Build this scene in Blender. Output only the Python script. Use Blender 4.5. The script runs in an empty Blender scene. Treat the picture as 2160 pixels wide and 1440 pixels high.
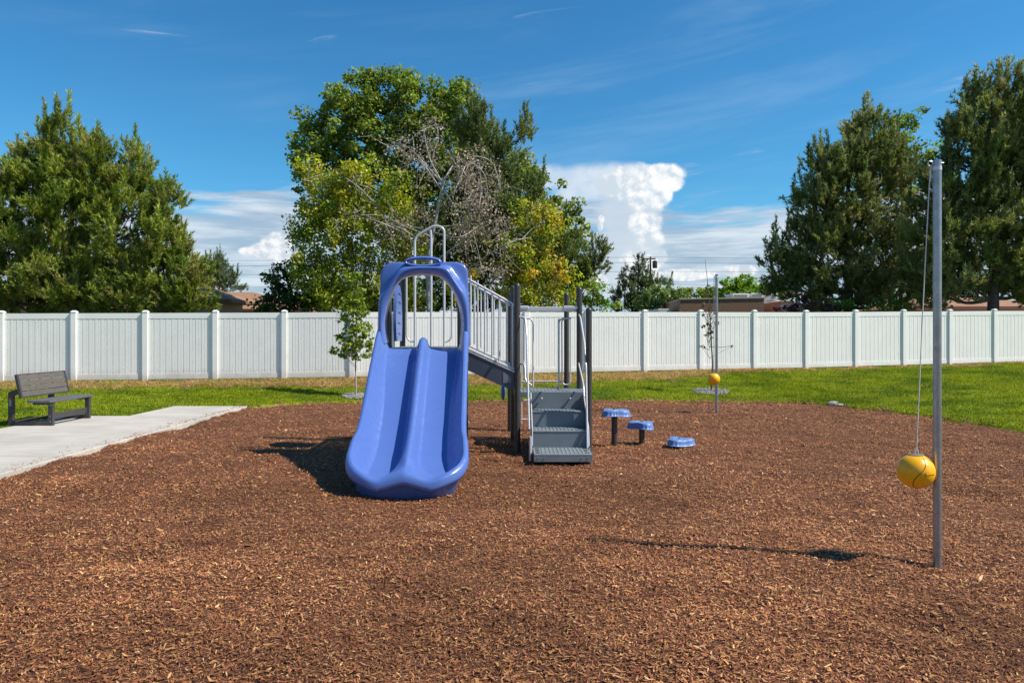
import bpy, math, random
import numpy as np
from mathutils import Vector

# ------------------------------------------------------------------ camera, world, sun, exposure
F, HX, HY, CH = 1500.0, 1080.0, 703.0, 1.65
scene = bpy.context.scene
C = scene.collection
cam_d = bpy.data.cameras.new('camera'); cam = bpy.data.objects.new('camera', cam_d); C.objects.link(cam)
cam.location = (0, 0, CH); cam.rotation_euler = (math.radians(90), 0, 0)
cam_d.sensor_width = 36; cam_d.lens = 25.0; cam_d.shift_y = -17 / 2160
cam_d.clip_start = .05; cam_d.clip_end = 3000
scene.camera = cam
SUN_EL, SUN_AZ = 49.0, 13.0          # azimuth: degrees towards the camera from due right (+X)
sx, sy, sz = (math.cos(math.radians(SUN_EL)) * math.cos(math.radians(SUN_AZ)),
              -math.cos(math.radians(SUN_EL)) * math.sin(math.radians(SUN_AZ)), math.sin(math.radians(SUN_EL)))
sd = bpy.data.lights.new('sun', 'SUN'); sd.energy = 5.0; sd.angle = math.radians(.53); sd.color = (1, .925, .80)
so = bpy.data.objects.new('sun', sd); C.objects.link(so)
so.rotation_euler = Vector((sx, sy, sz)).to_track_quat('Z', 'Y').to_euler(); so.location = (30, -5, 40)
scene.view_settings.view_transform = 'Standard'; scene.view_settings.look = 'None'
scene.view_settings.exposure = .48; scene.view_settings.gamma = 1

class NT:
    """tiny helper for node trees"""
    def __init__(s, tree): s.t = tree; s.n = tree.nodes; s.l = tree.links
    def link(s, a, b): s.l.new(a, b)
    def put(s, sock, v):
        if v is None: return
        if isinstance(v, bpy.types.NodeSocket): s.l.new(v, sock)
        else: sock.default_value = v
    def m(s, op, a, b=None, c=None, clamp=False):
        n = s.n.new('ShaderNodeMath'); n.operation = op; n.use_clamp = clamp
        s.put(n.inputs[0], a); s.put(n.inputs[1], b)
        if c is not None: s.put(n.inputs[2], c)
        return n.outputs[0]
    def comb(s, x, y, z=0.0):
        n = s.n.new('ShaderNodeCombineXYZ'); s.put(n.inputs[0], x); s.put(n.inputs[1], y); s.put(n.inputs[2], z); return n.outputs[0]
    def noise(s, vec, scale, detail=4, rough=.55, dist=0.0):
        n = s.n.new('ShaderNodeTexNoise'); s.put(n.inputs['Vector'], vec)
        n.inputs['Scale'].default_value = scale; n.inputs['Detail'].default_value = detail
        n.inputs['Roughness'].default_value = rough; n.inputs['Distortion'].default_value = dist
        return n.outputs[0]
    def ss(s, v, a, b, lo=0.0, hi=1.0):
        n = s.n.new('ShaderNodeMapRange'); n.interpolation_type = 'SMOOTHSTEP'
        s.put(n.inputs[0], v); n.inputs[1].default_value = a; n.inputs[2].default_value = b
        n.inputs[3].default_value = lo; n.inputs[4].default_value = hi; return n.outputs[0]
    def mix(s, f, a, b):
        n = s.n.new('ShaderNodeMix'); n.data_type = 'RGBA'
        s.put(n.inputs[0], f); s.put(n.inputs[6], a); s.put(n.inputs[7], b); return n.outputs[2]
    def mul(s, a, b):
        n = s.n.new('ShaderNodeMix'); n.data_type = 'RGBA'; n.blend_type = 'MULTIPLY'; n.inputs[0].default_value = 1
        s.put(n.inputs[6], a); s.put(n.inputs[7], b); return n.outputs[2]
    def hsv(s, col, h=.5, sat=1, v=1):
        n = s.n.new('ShaderNodeHueSaturation'); s.put(n.inputs['Hue'], h); s.put(n.inputs['Saturation'], sat); s.put(n.inputs['Value'], v)
        s.put(n.inputs['Color'], col); return n.outputs[0]

def rgb(r, g, b): return (r, g, b, 1)

world = bpy.data.worlds.new('World'); scene.world = world; world.use_nodes = True
def build_world():
    world.node_tree.nodes.clear(); T = NT(world.node_tree)
    sky = T.n.new('ShaderNodeTexSky'); sky.sky_type = 'NISHITA'; sky.sun_disc = False
    sky.sun_elevation = math.radians(SUN_EL); sky.sun_rotation = math.radians(90 + SUN_AZ)
    sky.air_density = 1.0; sky.dust_density = .3; sky.ozone_density = 3.0
    geo = T.n.new('ShaderNodeTexCoord'); sep = T.n.new('ShaderNodeSeparateXYZ'); T.link(geo.outputs['Generated'], sep.inputs[0])
    x, y, z = sep.outputs
    az = T.m('ARCTAN2', x, y)
    hyp = T.m('SQRT', T.m('ADD', T.m('MULTIPLY', x, x), T.m('MULTIPLY', y, y)))
    el = T.m('ARCTAN2', z, hyp)
    A = T.m('MULTIPLY', az, 1.0); E = T.m('MULTIPLY', el, 1.0)
    base = T.hsv(sky.outputs[0], .5, 1.22, 1.0)
    base = T.mul(base, rgb(.60, 1.14, 1.22))
    K = 10.0                                  # radiance scale of white cloud before the strength of .1
    # high thin streaks
    v1 = T.comb(T.m('MULTIPLY', A, 1.1), T.m('ADD', T.m('MULTIPLY', E, 9.0), T.m('MULTIPLY', A, -1.2)), .3)
    n1 = T.noise(v1, 2.2, 5, .6, .35)
    v1b = T.comb(T.m('MULTIPLY', A, 1.3), T.m('MULTIPLY', E, 2.0), 4.1)
    patch = T.ss(T.noise(v1b, 1.9, 2), .36, .62)
    hi = T.m('MULTIPLY', T.m('MULTIPLY', T.ss(n1, .42, .80), patch), .15)
    c1 = T.mix(hi, base, rgb(.62 * K, .74 * K, .84 * K))
    # low layer towards the horizon
    v2 = T.comb(T.m('MULTIPLY', A, 2.2), T.m('ADD', T.m('MULTIPLY', E, 15.0), T.m('MULTIPLY', A, -.8)), 7.7)
    n2 = T.noise(v2, 2.3, 6, .6, .5)
    dens = T.m('ADD', T.ss(E, .10, .25, .75, -.45), T.m('MULTIPLY', T.m('SUBTRACT', n2, .5), 2.3))
    lay = T.ss(dens, -.12, .42, 0, .90)
    v3 = T.comb(T.m('MULTIPLY', A, 3.0), T.m('MULTIPLY', E, 26.0), 2.0)
    laycol = T.mix(T.ss(T.noise(v3, 2.5, 5, .6), .35, .7), rgb(.33 * K, .43 * K, .55 * K), rgb(.64 * K, .70 * K, .76 * K))
    c2 = T.mix(lay, c1, laycol)
    # towering cumulus and small heads
    wv = T.comb(A, E, 0.0)
    w = T.m('SUBTRACT', T.noise(wv, 22, 6, .62), .5)
    w2 = T.m('SUBTRACT', T.noise(T.comb(A, E, 5.0), 9, 4, .6), .5)
    def blobs(L, soft):
        out = None
        for (px, py, rx, ry) in L:
            a = math.atan((px - HX) / F); e = math.atan((HY - py) / F * math.cos(a))
            dx = T.m('DIVIDE', T.m('SUBTRACT', A, a), rx / F); dy = T.m('DIVIDE', T.m('SUBTRACT', E, e), ry / F)
            dd = T.m('SUBTRACT', 1.0, T.m('SQRT', T.m('ADD', T.m('MULTIPLY', dx, dx), T.m('MULTIPLY', dy, dy))))
            out = dd if out is None else T.m('SMOOTH_MAX', out, dd, soft)
        return out
    # broad flat anvil, soft
    anv = blobs([(1190, 375, 150, 34), (1300, 372, 120, 36), (1230, 400, 80, 30)], .1)
    fa = T.m('ADD', anv, T.m('ADD', T.m('MULTIPLY', w2, 1.2), T.m('MULTIPLY', w, .4)))
    ac = T.mix(T.ss(T.m('ADD', w2, T.m('MULTIPLY', w, .8)), -.16, .16), rgb(.56 * K, .65 * K, .75 * K), rgb(.72 * K, .76 * K, .80 * K))
    c3 = T.mix(T.ss(fa, -.02, .6, 0, .8), c2, ac)
    # grey veil of the tower, soft to the left
    veil = blobs([(1310, 450, 62, 90), (1320, 540, 75, 110), (1330, 600, 90, 50)], .2)
    c3 = T.mix(T.ss(T.m('ADD', veil, T.m('MULTIPLY', w2, .5)), 0, .6, 0, .85), c3, rgb(.52 * K, .60 * K, .69 * K))
    tow = blobs([(1340, 385, 74, 42), (1395, 368, 55, 26), (1418, 386, 28, 20), (1388, 410, 34, 28), (1362, 432, 38, 32),
                 (1362, 468, 38, 40), (1366, 505, 34, 36), (1358, 535, 40, 40), (1384, 545, 26, 24), (1345, 560, 50, 36), (1320, 595, 66, 30),
                 (1290, 392, 38, 26)], .1)
    small = blobs([(585, 512, 36, 24), (560, 530, 44, 20), (530, 530, 26, 12), (610, 545, 40, 16), (1249, 545, 20, 22), (1268, 462, 8, 10), (1266, 478, 7, 12), (1245, 590, 40, 22),
                   (1560, 572, 44, 15), (1440, 580, 80, 14)], .1)
    def lit(f, amp):
        n = T.m('ADD', f, T.m('MULTIPLY', w, amp))
        wb = T.m('SUBTRACT', T.noise(T.comb(T.m('ADD', A, .006), T.m('ADD', E, .006), 0.0), 22, 6, .62), .5)
        rel = T.m('MULTIPLY', T.m('SUBTRACT', w, wb), 3.4)
        return n, rel
    ft, rel = lit(tow, .85)
    right = T.ss(A, math.atan(200 / F), math.atan(330 / F))           # sun side of the tower
    shade = T.m('ADD', T.m('ADD', T.m('MULTIPLY', right, .50), T.ss(E, .12, .235, .0, .16)), T.m('ADD', rel, T.m('MULTIPLY', w2, .5)))
    tc = T.mix(T.ss(shade, .1, .85), rgb(.54 * K, .62 * K, .70 * K), rgb(.90 * K, .90 * K, .89 * K))
    c4 = T.mix(T.ss(ft, .0, .3, 0, .96), c3, tc)
    fs, rel2 = lit(small, .8)
    sc = T.mix(T.ss(T.m('ADD', rel2, T.m('MULTIPLY', w2, .8)), -.3, .3), rgb(.54 * K, .60 * K, .68 * K), rgb(.86 * K, .86 * K, .86 * K))
    c5 = T.mix(T.ss(fs, .0, .3, 0, .92), c4, sc)
    bg = T.n.new('ShaderNodeBackground'); bg.inputs[1].default_value = .085; T.link(c5, bg.inputs[0])
    out = T.n.new('ShaderNodeOutputWorld'); T.link(bg.outputs[0], out.inputs[0])
build_world()

# ------------------------------------------------------------------ helpers
rng = np.random.default_rng(11); random.seed(5)
def PX(px, d): return (px - HX) * d / F
def PZ(py, d): return CH - (py - HY) * d / F
def P(px, py, d): return (PX(px, d), d, PZ(py, d))

def tag(o, label=None, cat=None, group=None, kind=None):
    if label: o['label'] = label
    if cat: o['category'] = cat
    if group: o['group'] = group
    if kind: o['kind'] = kind
    return o
def thing(name, label, cat, loc=(0, 0, 0), group=None):
    o = bpy.data.objects.new(name, None); C.objects.link(o); o.location = loc; o.empty_display_size = .2
    return tag(o, label, cat, group)

def nmesh(name, V, Fc, mat=None, parent=None, smooth=False, col=None):
    """V (n,3) array, Fc (m,k) array with constant k, or list of tuples"""
    me = bpy.data.meshes.new(name)
    V = np.asarray(V, dtype=np.float32)
    if isinstance(Fc, np.ndarray):
        m, k = Fc.shape
        me.vertices.add(len(V)); me.vertices.foreach_set('co', V.ravel())
        me.loops.add(m * k); me.loops.foreach_set('vertex_index', Fc.astype(np.int32).ravel())
        me.polygons.add(m); me.polygons.foreach_set('loop_start', np.arange(0, m * k, k, dtype=np.int32))
        me.update(calc_edges=True); me.validate()
    else:
        me.from_pydata([tuple(map(float, v)) for v in V], [], Fc); me.update()
    if smooth: me.polygons.foreach_set('use_smooth', np.ones(len(me.polygons), dtype=bool))
    if col is not None:
        a = me.color_attributes.new('tint', 'FLOAT_COLOR', 'POINT')
        cc = np.ones((len(V), 4), dtype=np.float32); cc[:, :3] = col; a.data.foreach_set('color', cc.ravel())
    if mat: me.materials.append(mat)
    o = bpy.data.objects.new(name, me); C.objects.link(o)
    if parent is not None:
        o.parent = parent
        # geometry is given in world space; every parent here is unrotated
        p = parent; off = Vector((0, 0, 0))
        while p is not None: off += p.location; p = p.parent
        if off.length > 0:
            me.transform(__import__('mathutils').Matrix.Translation(-off))
    return o

class MB:
    def __init__(s): s.v = []; s.f = []
    def add(s, vs, fs):
        o = len(s.v); s.v += [tuple(v) for v in vs]; s.f += [tuple(i + o for i in f) for f in fs]
    def box(s, x0, x1, y0, y1, z0, z1, b=0.0):
        if b <= 0:
            s.add([(x0, y0, z0), (x1, y0, z0), (x1, y1, z0), (x0, y1, z0), (x0, y0, z1), (x1, y0, z1), (x1, y1, z1), (x0, y1, z1)],
                  [(0, 3, 2, 1), (4, 5, 6, 7), (0, 1, 5, 4), (1, 2, 6, 5), (2, 3, 7, 6), (3, 0, 4, 7)]); return
        vs = []; idx = {}
        for i, X in enumerate((x0, x1)):
            for j, Y in enumerate((y0, y1)):
                for k, Z in enumerate((z0, z1)):
                    sxx, syy, szz = (1 - 2 * i) * b, (1 - 2 * j) * b, (1 - 2 * k) * b
                    for a, p in enumerate(((X, Y + syy, Z + szz), (X + sxx, Y, Z + szz), (X + sxx, Y + syy, Z))):
                        idx[(i, j, k, a)] = len(vs); vs.append(p)
        I = lambda i, j, k, a: idx[(i, j, k, a)]
        fs = []
        for i in (0, 1):
            q = [I(i, 0, 0, 0), I(i, 1, 0, 0), I(i, 1, 1, 0), I(i, 0, 1, 0)]; fs.append(q if i else q[::-1])
        for j in (0, 1):
            q = [I(0, j, 0, 1), I(1, j, 0, 1), I(1, j, 1, 1), I(0, j, 1, 1)]; fs.append(q[::-1] if j else q)
        for k in (0, 1):
            q = [I(0, 0, k, 2), I(1, 0, k, 2), I(1, 1, k, 2), I(0, 1, k, 2)]; fs.append(q if k else q[::-1])
        for i in (0, 1):
            for j in (0, 1):
                fs.append([I(i, j, 0, 0), I(i, j, 1, 0), I(i, j, 1, 1), I(i, j, 0, 1)])
            for k in (0, 1):
                fs.append([I(i, 0, k, 0), I(i, 1, k, 0), I(i, 1, k, 2), I(i, 0, k, 2)])
        for j in (0, 1):
            for k in (0, 1):
                fs.append([I(0, j, k, 1), I(1, j, k, 1), I(1, j, k, 2), I(0, j, k, 2)])
        for i in (0, 1):
            for j in (0, 1):
                for k in (0, 1): fs.append([I(i, j, k, 0), I(i, j, k, 1), I(i, j, k, 2)])
        s.add(vs, [tuple(f) for f in fs])
    def hexa(s, pts):   # 8 points: bottom 4, top 4
        s.add(pts, [(0, 3, 2, 1), (4, 5, 6, 7), (0, 1, 5, 4), (1, 2, 6, 5), (2, 3, 7, 6), (3, 0, 4, 7)])
    def tube(s, pts, r, seg=10, cap=True):
        pts = [Vector(p) for p in pts]; n = len(pts)
        rs = r if hasattr(r, '__len__') else [r] * n
        t0 = (pts[1] - pts[0]).normalized()
        up = Vector((0, 0, 1)) if abs(t0.z) < .9 else Vector((1, 0, 0))
        u = t0.cross(up).normalized(); vs = []
        for i in range(n):
            t = (pts[min(i + 1, n - 1)] - pts[max(i - 1, 0)])
            if t.length < 1e-9: t = t0
            t.normalize(); u = (u - t * u.dot(t)); u.normalize(); w = t.cross(u)
            for k in range(seg):
                a = 2 * math.pi * k / seg
                vs.append(pts[i] + (u * math.cos(a) + w * math.sin(a)) * rs[i])
        fs = []
        for i in range(n - 1):
            for k in range(seg):
                k2 = (k + 1) % seg
                fs.append((i * seg + k, i * seg + k2, (i + 1) * seg + k2, (i + 1) * seg + k))
        if cap:
            fs.append(tuple(range(seg))[::-1]); fs.append(tuple((n - 1) * seg + k for k in range(seg)))
        s.add(vs, fs)
    def lathe(s, cx, cy, prof, seg=20):     # prof: [(r,z)]
        vs = []; n = len(prof)
        for r, z in prof:
            for k in range(seg):
                a = 2 * math.pi * k / seg; vs.append((cx + r * math.cos(a), cy + r * math.sin(a), z))
        fs = [(i * seg + k, i * seg + (k + 1) % seg, (i + 1) * seg + (k + 1) % seg, (i + 1) * seg + k) for i in range(n - 1) for k in range(seg)]
        fs.append(tuple(range(seg))[::-1]); fs.append(tuple((n - 1) * seg + k for k in range(seg)))
        s.add(vs, fs)
    def prism(s, poly, a0, a1, axis='y'):   # poly in the two other axes
        n = len(poly)
        def mk(p, a):
            return (p[0], a, p[1]) if axis == 'y' else ((a, p[0], p[1]) if axis == 'x' else (p[0], p[1], a))
        s.add([mk(p, a0) for p in poly] + [mk(p, a1) for p in poly],
              [tuple(range(n)), tuple(range(n, 2 * n))[::-1]] + [(i, i + n, (i + 1) % n + n, (i + 1) % n) for i in range(n)])
    def build(s, name, mat, parent=None, smooth=False, angle=40):
        o = nmesh(name, s.v, s.f, mat, parent)
        import bmesh
        bm = bmesh.new(); bm.from_mesh(o.data); bmesh.ops.recalc_face_normals(bm, faces=bm.faces); bm.to_mesh(o.data); bm.free()
        if smooth:
            o.data.polygons.foreach_set('use_smooth', np.ones(len(o.data.polygons), dtype=bool))
            try: o.data.set_sharp_from_angle(angle=math.radians(angle))
            except Exception: pass
        return o

def spline(pts, k=8):
    pts = [np.array(p, float) for p in pts]; out = []
    q = [2 * pts[0] - pts[1]] + pts + [2 * pts[-1] - pts[-2]]
    for i in range(1, len(q) - 2):
        for j in range(k):
            t = j / k
            out.append(tuple(.5 * ((2 * q[i]) + (-q[i - 1] + q[i + 1]) * t + (2 * q[i - 1] - 5 * q[i] + 4 * q[i + 1] - q[i + 2]) * t * t + (-q[i - 1] + 3 * q[i] - 3 * q[i + 1] + q[i + 2]) * t ** 3)))
    out.append(tuple(pts[-1])); return out
def fillet(pts, r, k=6):
    """polyline with rounded corners"""
    pts = [Vector(p) for p in pts]; out = [pts[0]]
    for i in range(1, len(pts) - 1):
        a = (pts[i - 1] - pts[i]); b = (pts[i + 1] - pts[i]); rr = min(r, a.length * .48, b.length * .48)
        p0 = pts[i] + a.normalized() * rr; p1 = pts[i] + b.normalized() * rr
        for j in range(k + 1):
            t = j / k; out.append(p0 * (1 - t) ** 2 + pts[i] * 2 * t * (1 - t) + p1 * t * t)
    out.append(pts[-1]); return out

_perm = rng.random((257, 257)); _perm[256, :] = _perm[0, :]; _perm[:, 256] = _perm[:, 0]
def vnoise(x, y):
    xi = np.floor(x).astype(int); yi = np.floor(y).astype(int); fx = x - xi; fy = y - yi
    fx = fx * fx * (3 - 2 * fx); fy = fy * fy * (3 - 2 * fy); xi %= 256; yi %= 256
    a = _perm[xi, yi]; b = _perm[xi + 1, yi]; c = _perm[xi, yi + 1]; d = _perm[xi + 1, yi + 1]
    return (a * (1 - fx) + b * fx) * (1 - fy) + (c * (1 - fx) + d * fx) * fy - .5
def fbm(x, y, o=4):
    s = 0; a = 1
    for i in range(o): s = s + a * vnoise(x * 2 ** i + 17 * i, y * 2 ** i + 31 * i); a *= .5
    return s

# ------------------------------------------------------------------ materials
def mat(name, base=(.5, .5, .5), rough=.5, metal=0.0, bump=0.0, bscale=50, var=.08, vscale=6, coord='Object', spec=.5, coat=0.0):
    m = bpy.data.materials.new(name); m.use_nodes = True; T = NT(m.node_tree); b = T.n['Principled BSDF']
    tc = T.n.new('ShaderNodeTexCoord'); v = tc.outputs[coord]
    n = T.noise(v, vscale, 5, .6)
    f = T.ss(n, .3, .7, 1 - var, 1 + var * .6)
    col = T.hsv(rgb(*base), .5, 1.0, f); T.link(col, b.inputs['Base Color'])
    T.link(T.ss(T.noise(v, vscale * 2.3, 4), .3, .7, max(.02, rough - .06), rough + .08), b.inputs['Roughness'])
    b.inputs['Metallic'].default_value = metal; b.inputs['Specular IOR Level'].default_value = spec; b.inputs['Coat Weight'].default_value = coat
    if bump > 0:
        bp = T.n.new('ShaderNodeBump'); bp.inputs['Strength'].default_value = bump; bp.inputs['Distance'].default_value = .01
        T.link(T.noise(v, bscale, 4), bp.inputs['Height']); T.link(bp.outputs[0], b.inputs['Normal'])
    return m
M_blue = mat('blue_plastic', (.080, .148, .42), .27, var=.02, spec=.5)
M_bluepod = mat('blue_pod_plastic', (.11, .20, .45), .38, bump=.05, bscale=200, var=.05)
M_dark = mat('brown_grey_coated_steel', (.052, .047, .044), .30, bump=.03, bscale=200, var=.08)
M_silver = mat('silver_coated_tube', (.60, .59, .60), .28, metal=.25, var=.06, vscale=14)
M_slate = mat('slate_vinyl_plate', (.165, .195, .215), .46, bump=.12, bscale=120, var=.08)
M_navy = mat('dark_slate_plate', (.055, .07, .10), .4, bump=.08, bscale=120, var=.1)
M_vinyl = mat('white_vinyl', (.87, .86, .83), .38, var=.03, vscale=2, bump=.02, bscale=30)
def dirty(m):
    T = NT(m.node_tree); b = T.n['Principled BSDF']; src = b.inputs['Base Color'].links[0].from_socket
    tc = T.n.new('ShaderNodeTexCoord'); sp = T.n.new('ShaderNodeSeparateXYZ'); T.link(tc.outputs['Object'], sp.inputs[0])
    h = T.m('ADD', sp.outputs[2], T.m('MULTIPLY', T.noise(tc.outputs['Object'], 3.0, 6, .7), -.5))
    d = T.ss(h, -.28, .08, .55, 0); T.link(T.mix(d, src, rgb(.42, .36, .28)), b.inputs['Base Color'])
dirty(M_vinyl)
M_galv = mat('galvanised_pole', (.36, .365, .38), .36, metal=.8, var=.14, vscale=20, bump=.03, bscale=60)
M_rope = mat('white_cord', (.65, .65, .62), .8, bump=.3, bscale=400)
M_yellow = mat('yellow_ball_rubber', (.86, .42, .004), .33, bump=.08, bscale=500, var=.04)
M_black = mat('black_mark', (.03, .02, .02), .6)
M_benchf = mat('bench_dark_steel', (.045, .042, .046), .42, var=.1)
M_plank = mat('weathered_grey_board', (.105, .095, .085), .7, bump=.3, bscale=90, var=.16, vscale=20)
M_seat = mat('seat_dark_board', (.10, .10, .115), .5, bump=.2, bscale=90, var=.14, vscale=20)
M_bolt = mat('bolt_steel', (.65, .65, .66), .3, metal=.9)
M_red = mat('red_sticker', (.55, .03, .04), .5); M_green = mat('green_sticker', (.02, .35, .10), .5); M_whitest = mat('white_sticker', (.6, .6, .62), .5)

def foliage_mat(name, trans=.36, rough=.5, spec=.35):
    m = bpy.data.materials.new(name); m.use_nodes = True; T = NT(m.node_tree); b = T.n['Principled BSDF']
    at = T.n.new('ShaderNodeAttribute'); at.attribute_name = 'tint'
    g = T.n.new('ShaderNodeNewGeometry'); r = g.outputs['Random Per Island']
    c = T.hsv(at.outputs['Color'], T.ss(r, 0, 1, .485, .515), 1.0, T.ss(r, 0, 1, .72, 1.28))
    T.link(c, b.inputs['Base Color']); b.inputs['Roughness'].default_value = rough; b.inputs['Specular IOR Level'].default_value = spec
    tr = T.n.new('ShaderNodeBsdfTranslucent'); T.link(T.hsv(c, .49, 1.1, 1.5), tr.inputs[0])
    mx = T.n.new('ShaderNodeMixShader'); mx.inputs[0].default_value = trans
    T.link(b.outputs[0], mx.inputs[1]); T.link(tr.outputs[0], mx.inputs[2]); T.link(mx.outputs[0], T.n['Material Output'].inputs[0])
    return m
M_leaf = foliage_mat('leaf_foliage'); M_needle = foliage_mat('needle_foliage', .28, .55, .25); M_grass = foliage_mat('grass_blades', .3, .6, .15)
M_dry = foliage_mat('dry_leaf', .2, .8, .1); M_chip = foliage_mat('bark_chips', 0.0, .75, .2)
M_bark = mat('bark', (.12, .095, .075), .9, bump=.8, bscale=12, var=.35, vscale=5)
M_palebark = mat('pale_bark', (.36, .33, .29), .85, bump=.5, bscale=20, var=.25, vscale=7)

def ground_mats():
    # lawn: colour from the tint attribute (grown grass colours), fine variation
    m = bpy.data.materials.new('lawn'); m.use_nodes = True; T = NT(m.node_tree); b = T.n['Principled BSDF']
    at = T.n.new('ShaderNodeAttribute'); at.attribute_name = 'tint'; tc = T.n.new('ShaderNodeTexCoord')
    n = T.noise(tc.outputs['Object'], 14, 8, .75); n2 = T.noise(tc.outputs['Object'], 1.1, 4, .6)
    c = T.hsv(at.outputs['Color'], T.ss(n2, .3, .7, .485, .512), 1.0, T.ss(n, .25, .75, .45, 1.3))
    T.link(c, b.inputs['Base Color']); b.inputs['Roughness'].default_value = .9; b.inputs['Specular IOR Level'].default_value = .1
    bp = T.n.new('ShaderNodeBump'); bp.inputs['Distance'].default_value = .03; bp.inputs['Strength'].default_value = .8
    T.link(n, bp.inputs['Height']); T.link(bp.outputs[0], b.inputs['Normal'])
    # mulch under-layer
    k = bpy.data.materials.new('mulch'); k.use_nodes = True; T = NT(k.node_tree); b = T.n['Principled BSDF']
    tc = T.n.new('ShaderNodeTexCoord'); v = tc.outputs['Object']
    n = T.noise(v, 60, 6, .7, 1.5); n2 = T.noise(v, 1.4, 4, .6)
    c = T.mix(T.ss(n, .35, .7), rgb(.06, .026, .015), rgb(.25, .108, .055))
    c = T.hsv(c, .5, 1.0, T.ss(n2, .3, .7, .75, 1.15))
    T.link(c, b.inputs['Base Color']); b.inputs['Roughness'].default_value = .85; b.inputs['Specular IOR Level'].default_value = .2
    bp = T.n.new('ShaderNodeBump'); bp.inputs['Distance'].default_value = .02; bp.inputs['Strength'].default_value = 1
    T.link(n, bp.inputs['Height']); T.link(bp.outputs[0], b.inputs['Normal'])
    # concrete
    q = bpy.data.materials.new('concrete'); q.use_nodes = True; T = NT(q.node_tree); b = T.n['Principled BSDF']
    tc = T.n.new('ShaderNodeTexCoord'); v = tc.outputs['Object']
    sp = T.n.new('ShaderNodeMapping'); sp.inputs['Scale'].default_value = (.6, 7, 1); T.link(v, sp.inputs[0])
    n = T.noise(sp.outputs[0], 2.2, 6, .65); n2 = T.noise(v, 90, 3, .6); n3 = T.noise(v, 1.2, 4, .6)
    c = T.mix(T.ss(n, .3, .72), rgb(.40, .37, .33), rgb(.49, .46, .415))
    c = T.hsv(c, .5, 1.0, T.m('MULTIPLY', T.ss(n2, .2, .8, .92, 1.06), T.ss(n3, .3, .7, .86, 1.06)))
    T.link(c, b.inputs['Base Color']); b.inputs['Roughness'].default_value = .85
    bp = T.n.new('ShaderNodeBump'); bp.inputs['Distance'].default_value = .004; bp.inputs['Strength'].default_value = .5
    T.link(n2, bp.inputs['Height']); T.link(bp.outputs[0], b.inputs['Normal'])
    return m, k, q
M_lawn, M_mulch, M_conc = ground_mats()

# ------------------------------------------------------------------ ground shapes
# fence line in plan
BX, BY = -4.35, 19.35
LSL, RSL = .095, .24
def fence_y(x): return np.where(x < BX, BY + LSL * (x - BX), BY + RSL * (x - BX))
def fence_z(x): return np.interp(x, [-30, -13.3, -6.1, BX, 0, 4, 9.4, 16.7, 40], [.3, .366, .41, .43, .46, .49, .52, .62, .8])
PLAY = np.array([(-8.36, -6), (-8.36, 13.4), (-7.22, 13.4), (-7.22, 15.25), (-5.82, 15.2), (-5.2, 16.0), (-4.4, 16.55), (-3.2, 16.9), (-1, 17.05), (1.5, 17.1), (4, 17.15), (6.2, 16.9),
                 (7.1, 16.2), (7.7, 15.2), (8.2, 13.6), (8.62, 11.9), (9.0, 9.5), (9.2, 6), (9.2, -6)], float)
def sdf_play(x, y):
    p = np.stack([x.ravel(), y.ravel()], 1); d = np.full(len(p), 1e9); ins = np.zeros(len(p), bool)
    for i in range(len(PLAY)):
        a = PLAY[i]; b = PLAY[(i + 1) % len(PLAY)]; ab = b - a
        t = np.clip(((p - a) @ ab) / (ab @ ab), 0, 1); q = a + t[:, None] * ab
        d = np.minimum(d, np.hypot(*(p - q).T))
        c = (a[1] > p[:, 1]) != (b[1] > p[:, 1])
        with np.errstate(divide='ignore', invalid='ignore'):
            xx = (b[0] - a[0]) * (p[:, 1] - a[1]) / (b[1] - a[1]) + a[0]
        ins ^= c & (p[:, 0] < xx)
    return np.where(ins, -d, d).reshape(x.shape)
def lawn_z(x, y):
    a = sdf_play(x, y); e = np.maximum(fence_y(x) - y, 0); zf = fence_z(x)
    ap = np.maximum(a, 0)
    z = .07 + (zf - .07) * ap / (ap + e + .05) + .018 * fbm(x * .7, y * .7, 3) + .03 * fbm(x * 2.2, y * 2.2, 2) * np.clip(ap, 0, 1) * np.clip(e, 0, 1)
    wig = a + .10 * fbm(x * 1.6, y * 1.6, 3) * np.where(x > -5.7, 1, 0)
    return np.where(wig < 0, .07 + np.maximum(wig * 1.3, -.25), z)
def mulch_z(x, y):
    dip = 0
    for (cx, cy, rx, ry, a) in ((-1.1, 6.6, .75, .35, .02), (3.06, 5.0, .3, .25, .03), (.65, 8.7, .5, .3, .03), (1.4, 4.3, .22, .16, .04), (-2.9, 5.2, .25, .2, .035), (2.3, 4.0, .2, .14, .04), (-.6, 4.4, .2, .15, .03), (4.6, 7.5, .3, .25, .03)):
        dip = dip + a * np.exp(-((x - cx) / rx) ** 2 - ((y - cy) / ry) ** 2)
    edge = np.clip((-5.35 - x) / .3, 0, 1) * (.045 + .07 * fbm(x * 2, y * 2.4, 3))
    return .045 * fbm(x * .45, y * .45, 2) + .034 * fbm(x * 1.9, y * 1.9, 4) + .02 * np.clip((y - 13) / 4, 0, 1) - dip + edge
def hit(px, py, fz=lawn_z):
    for d in np.arange(6, 26, .01):
        x = PX(px, d); z = PZ(py, d)
        if z <= float(fz(np.array([x]), np.array([d]))[0]): return x, d, z
    return PX(px, 20), 20, PZ(py, 20)

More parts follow.
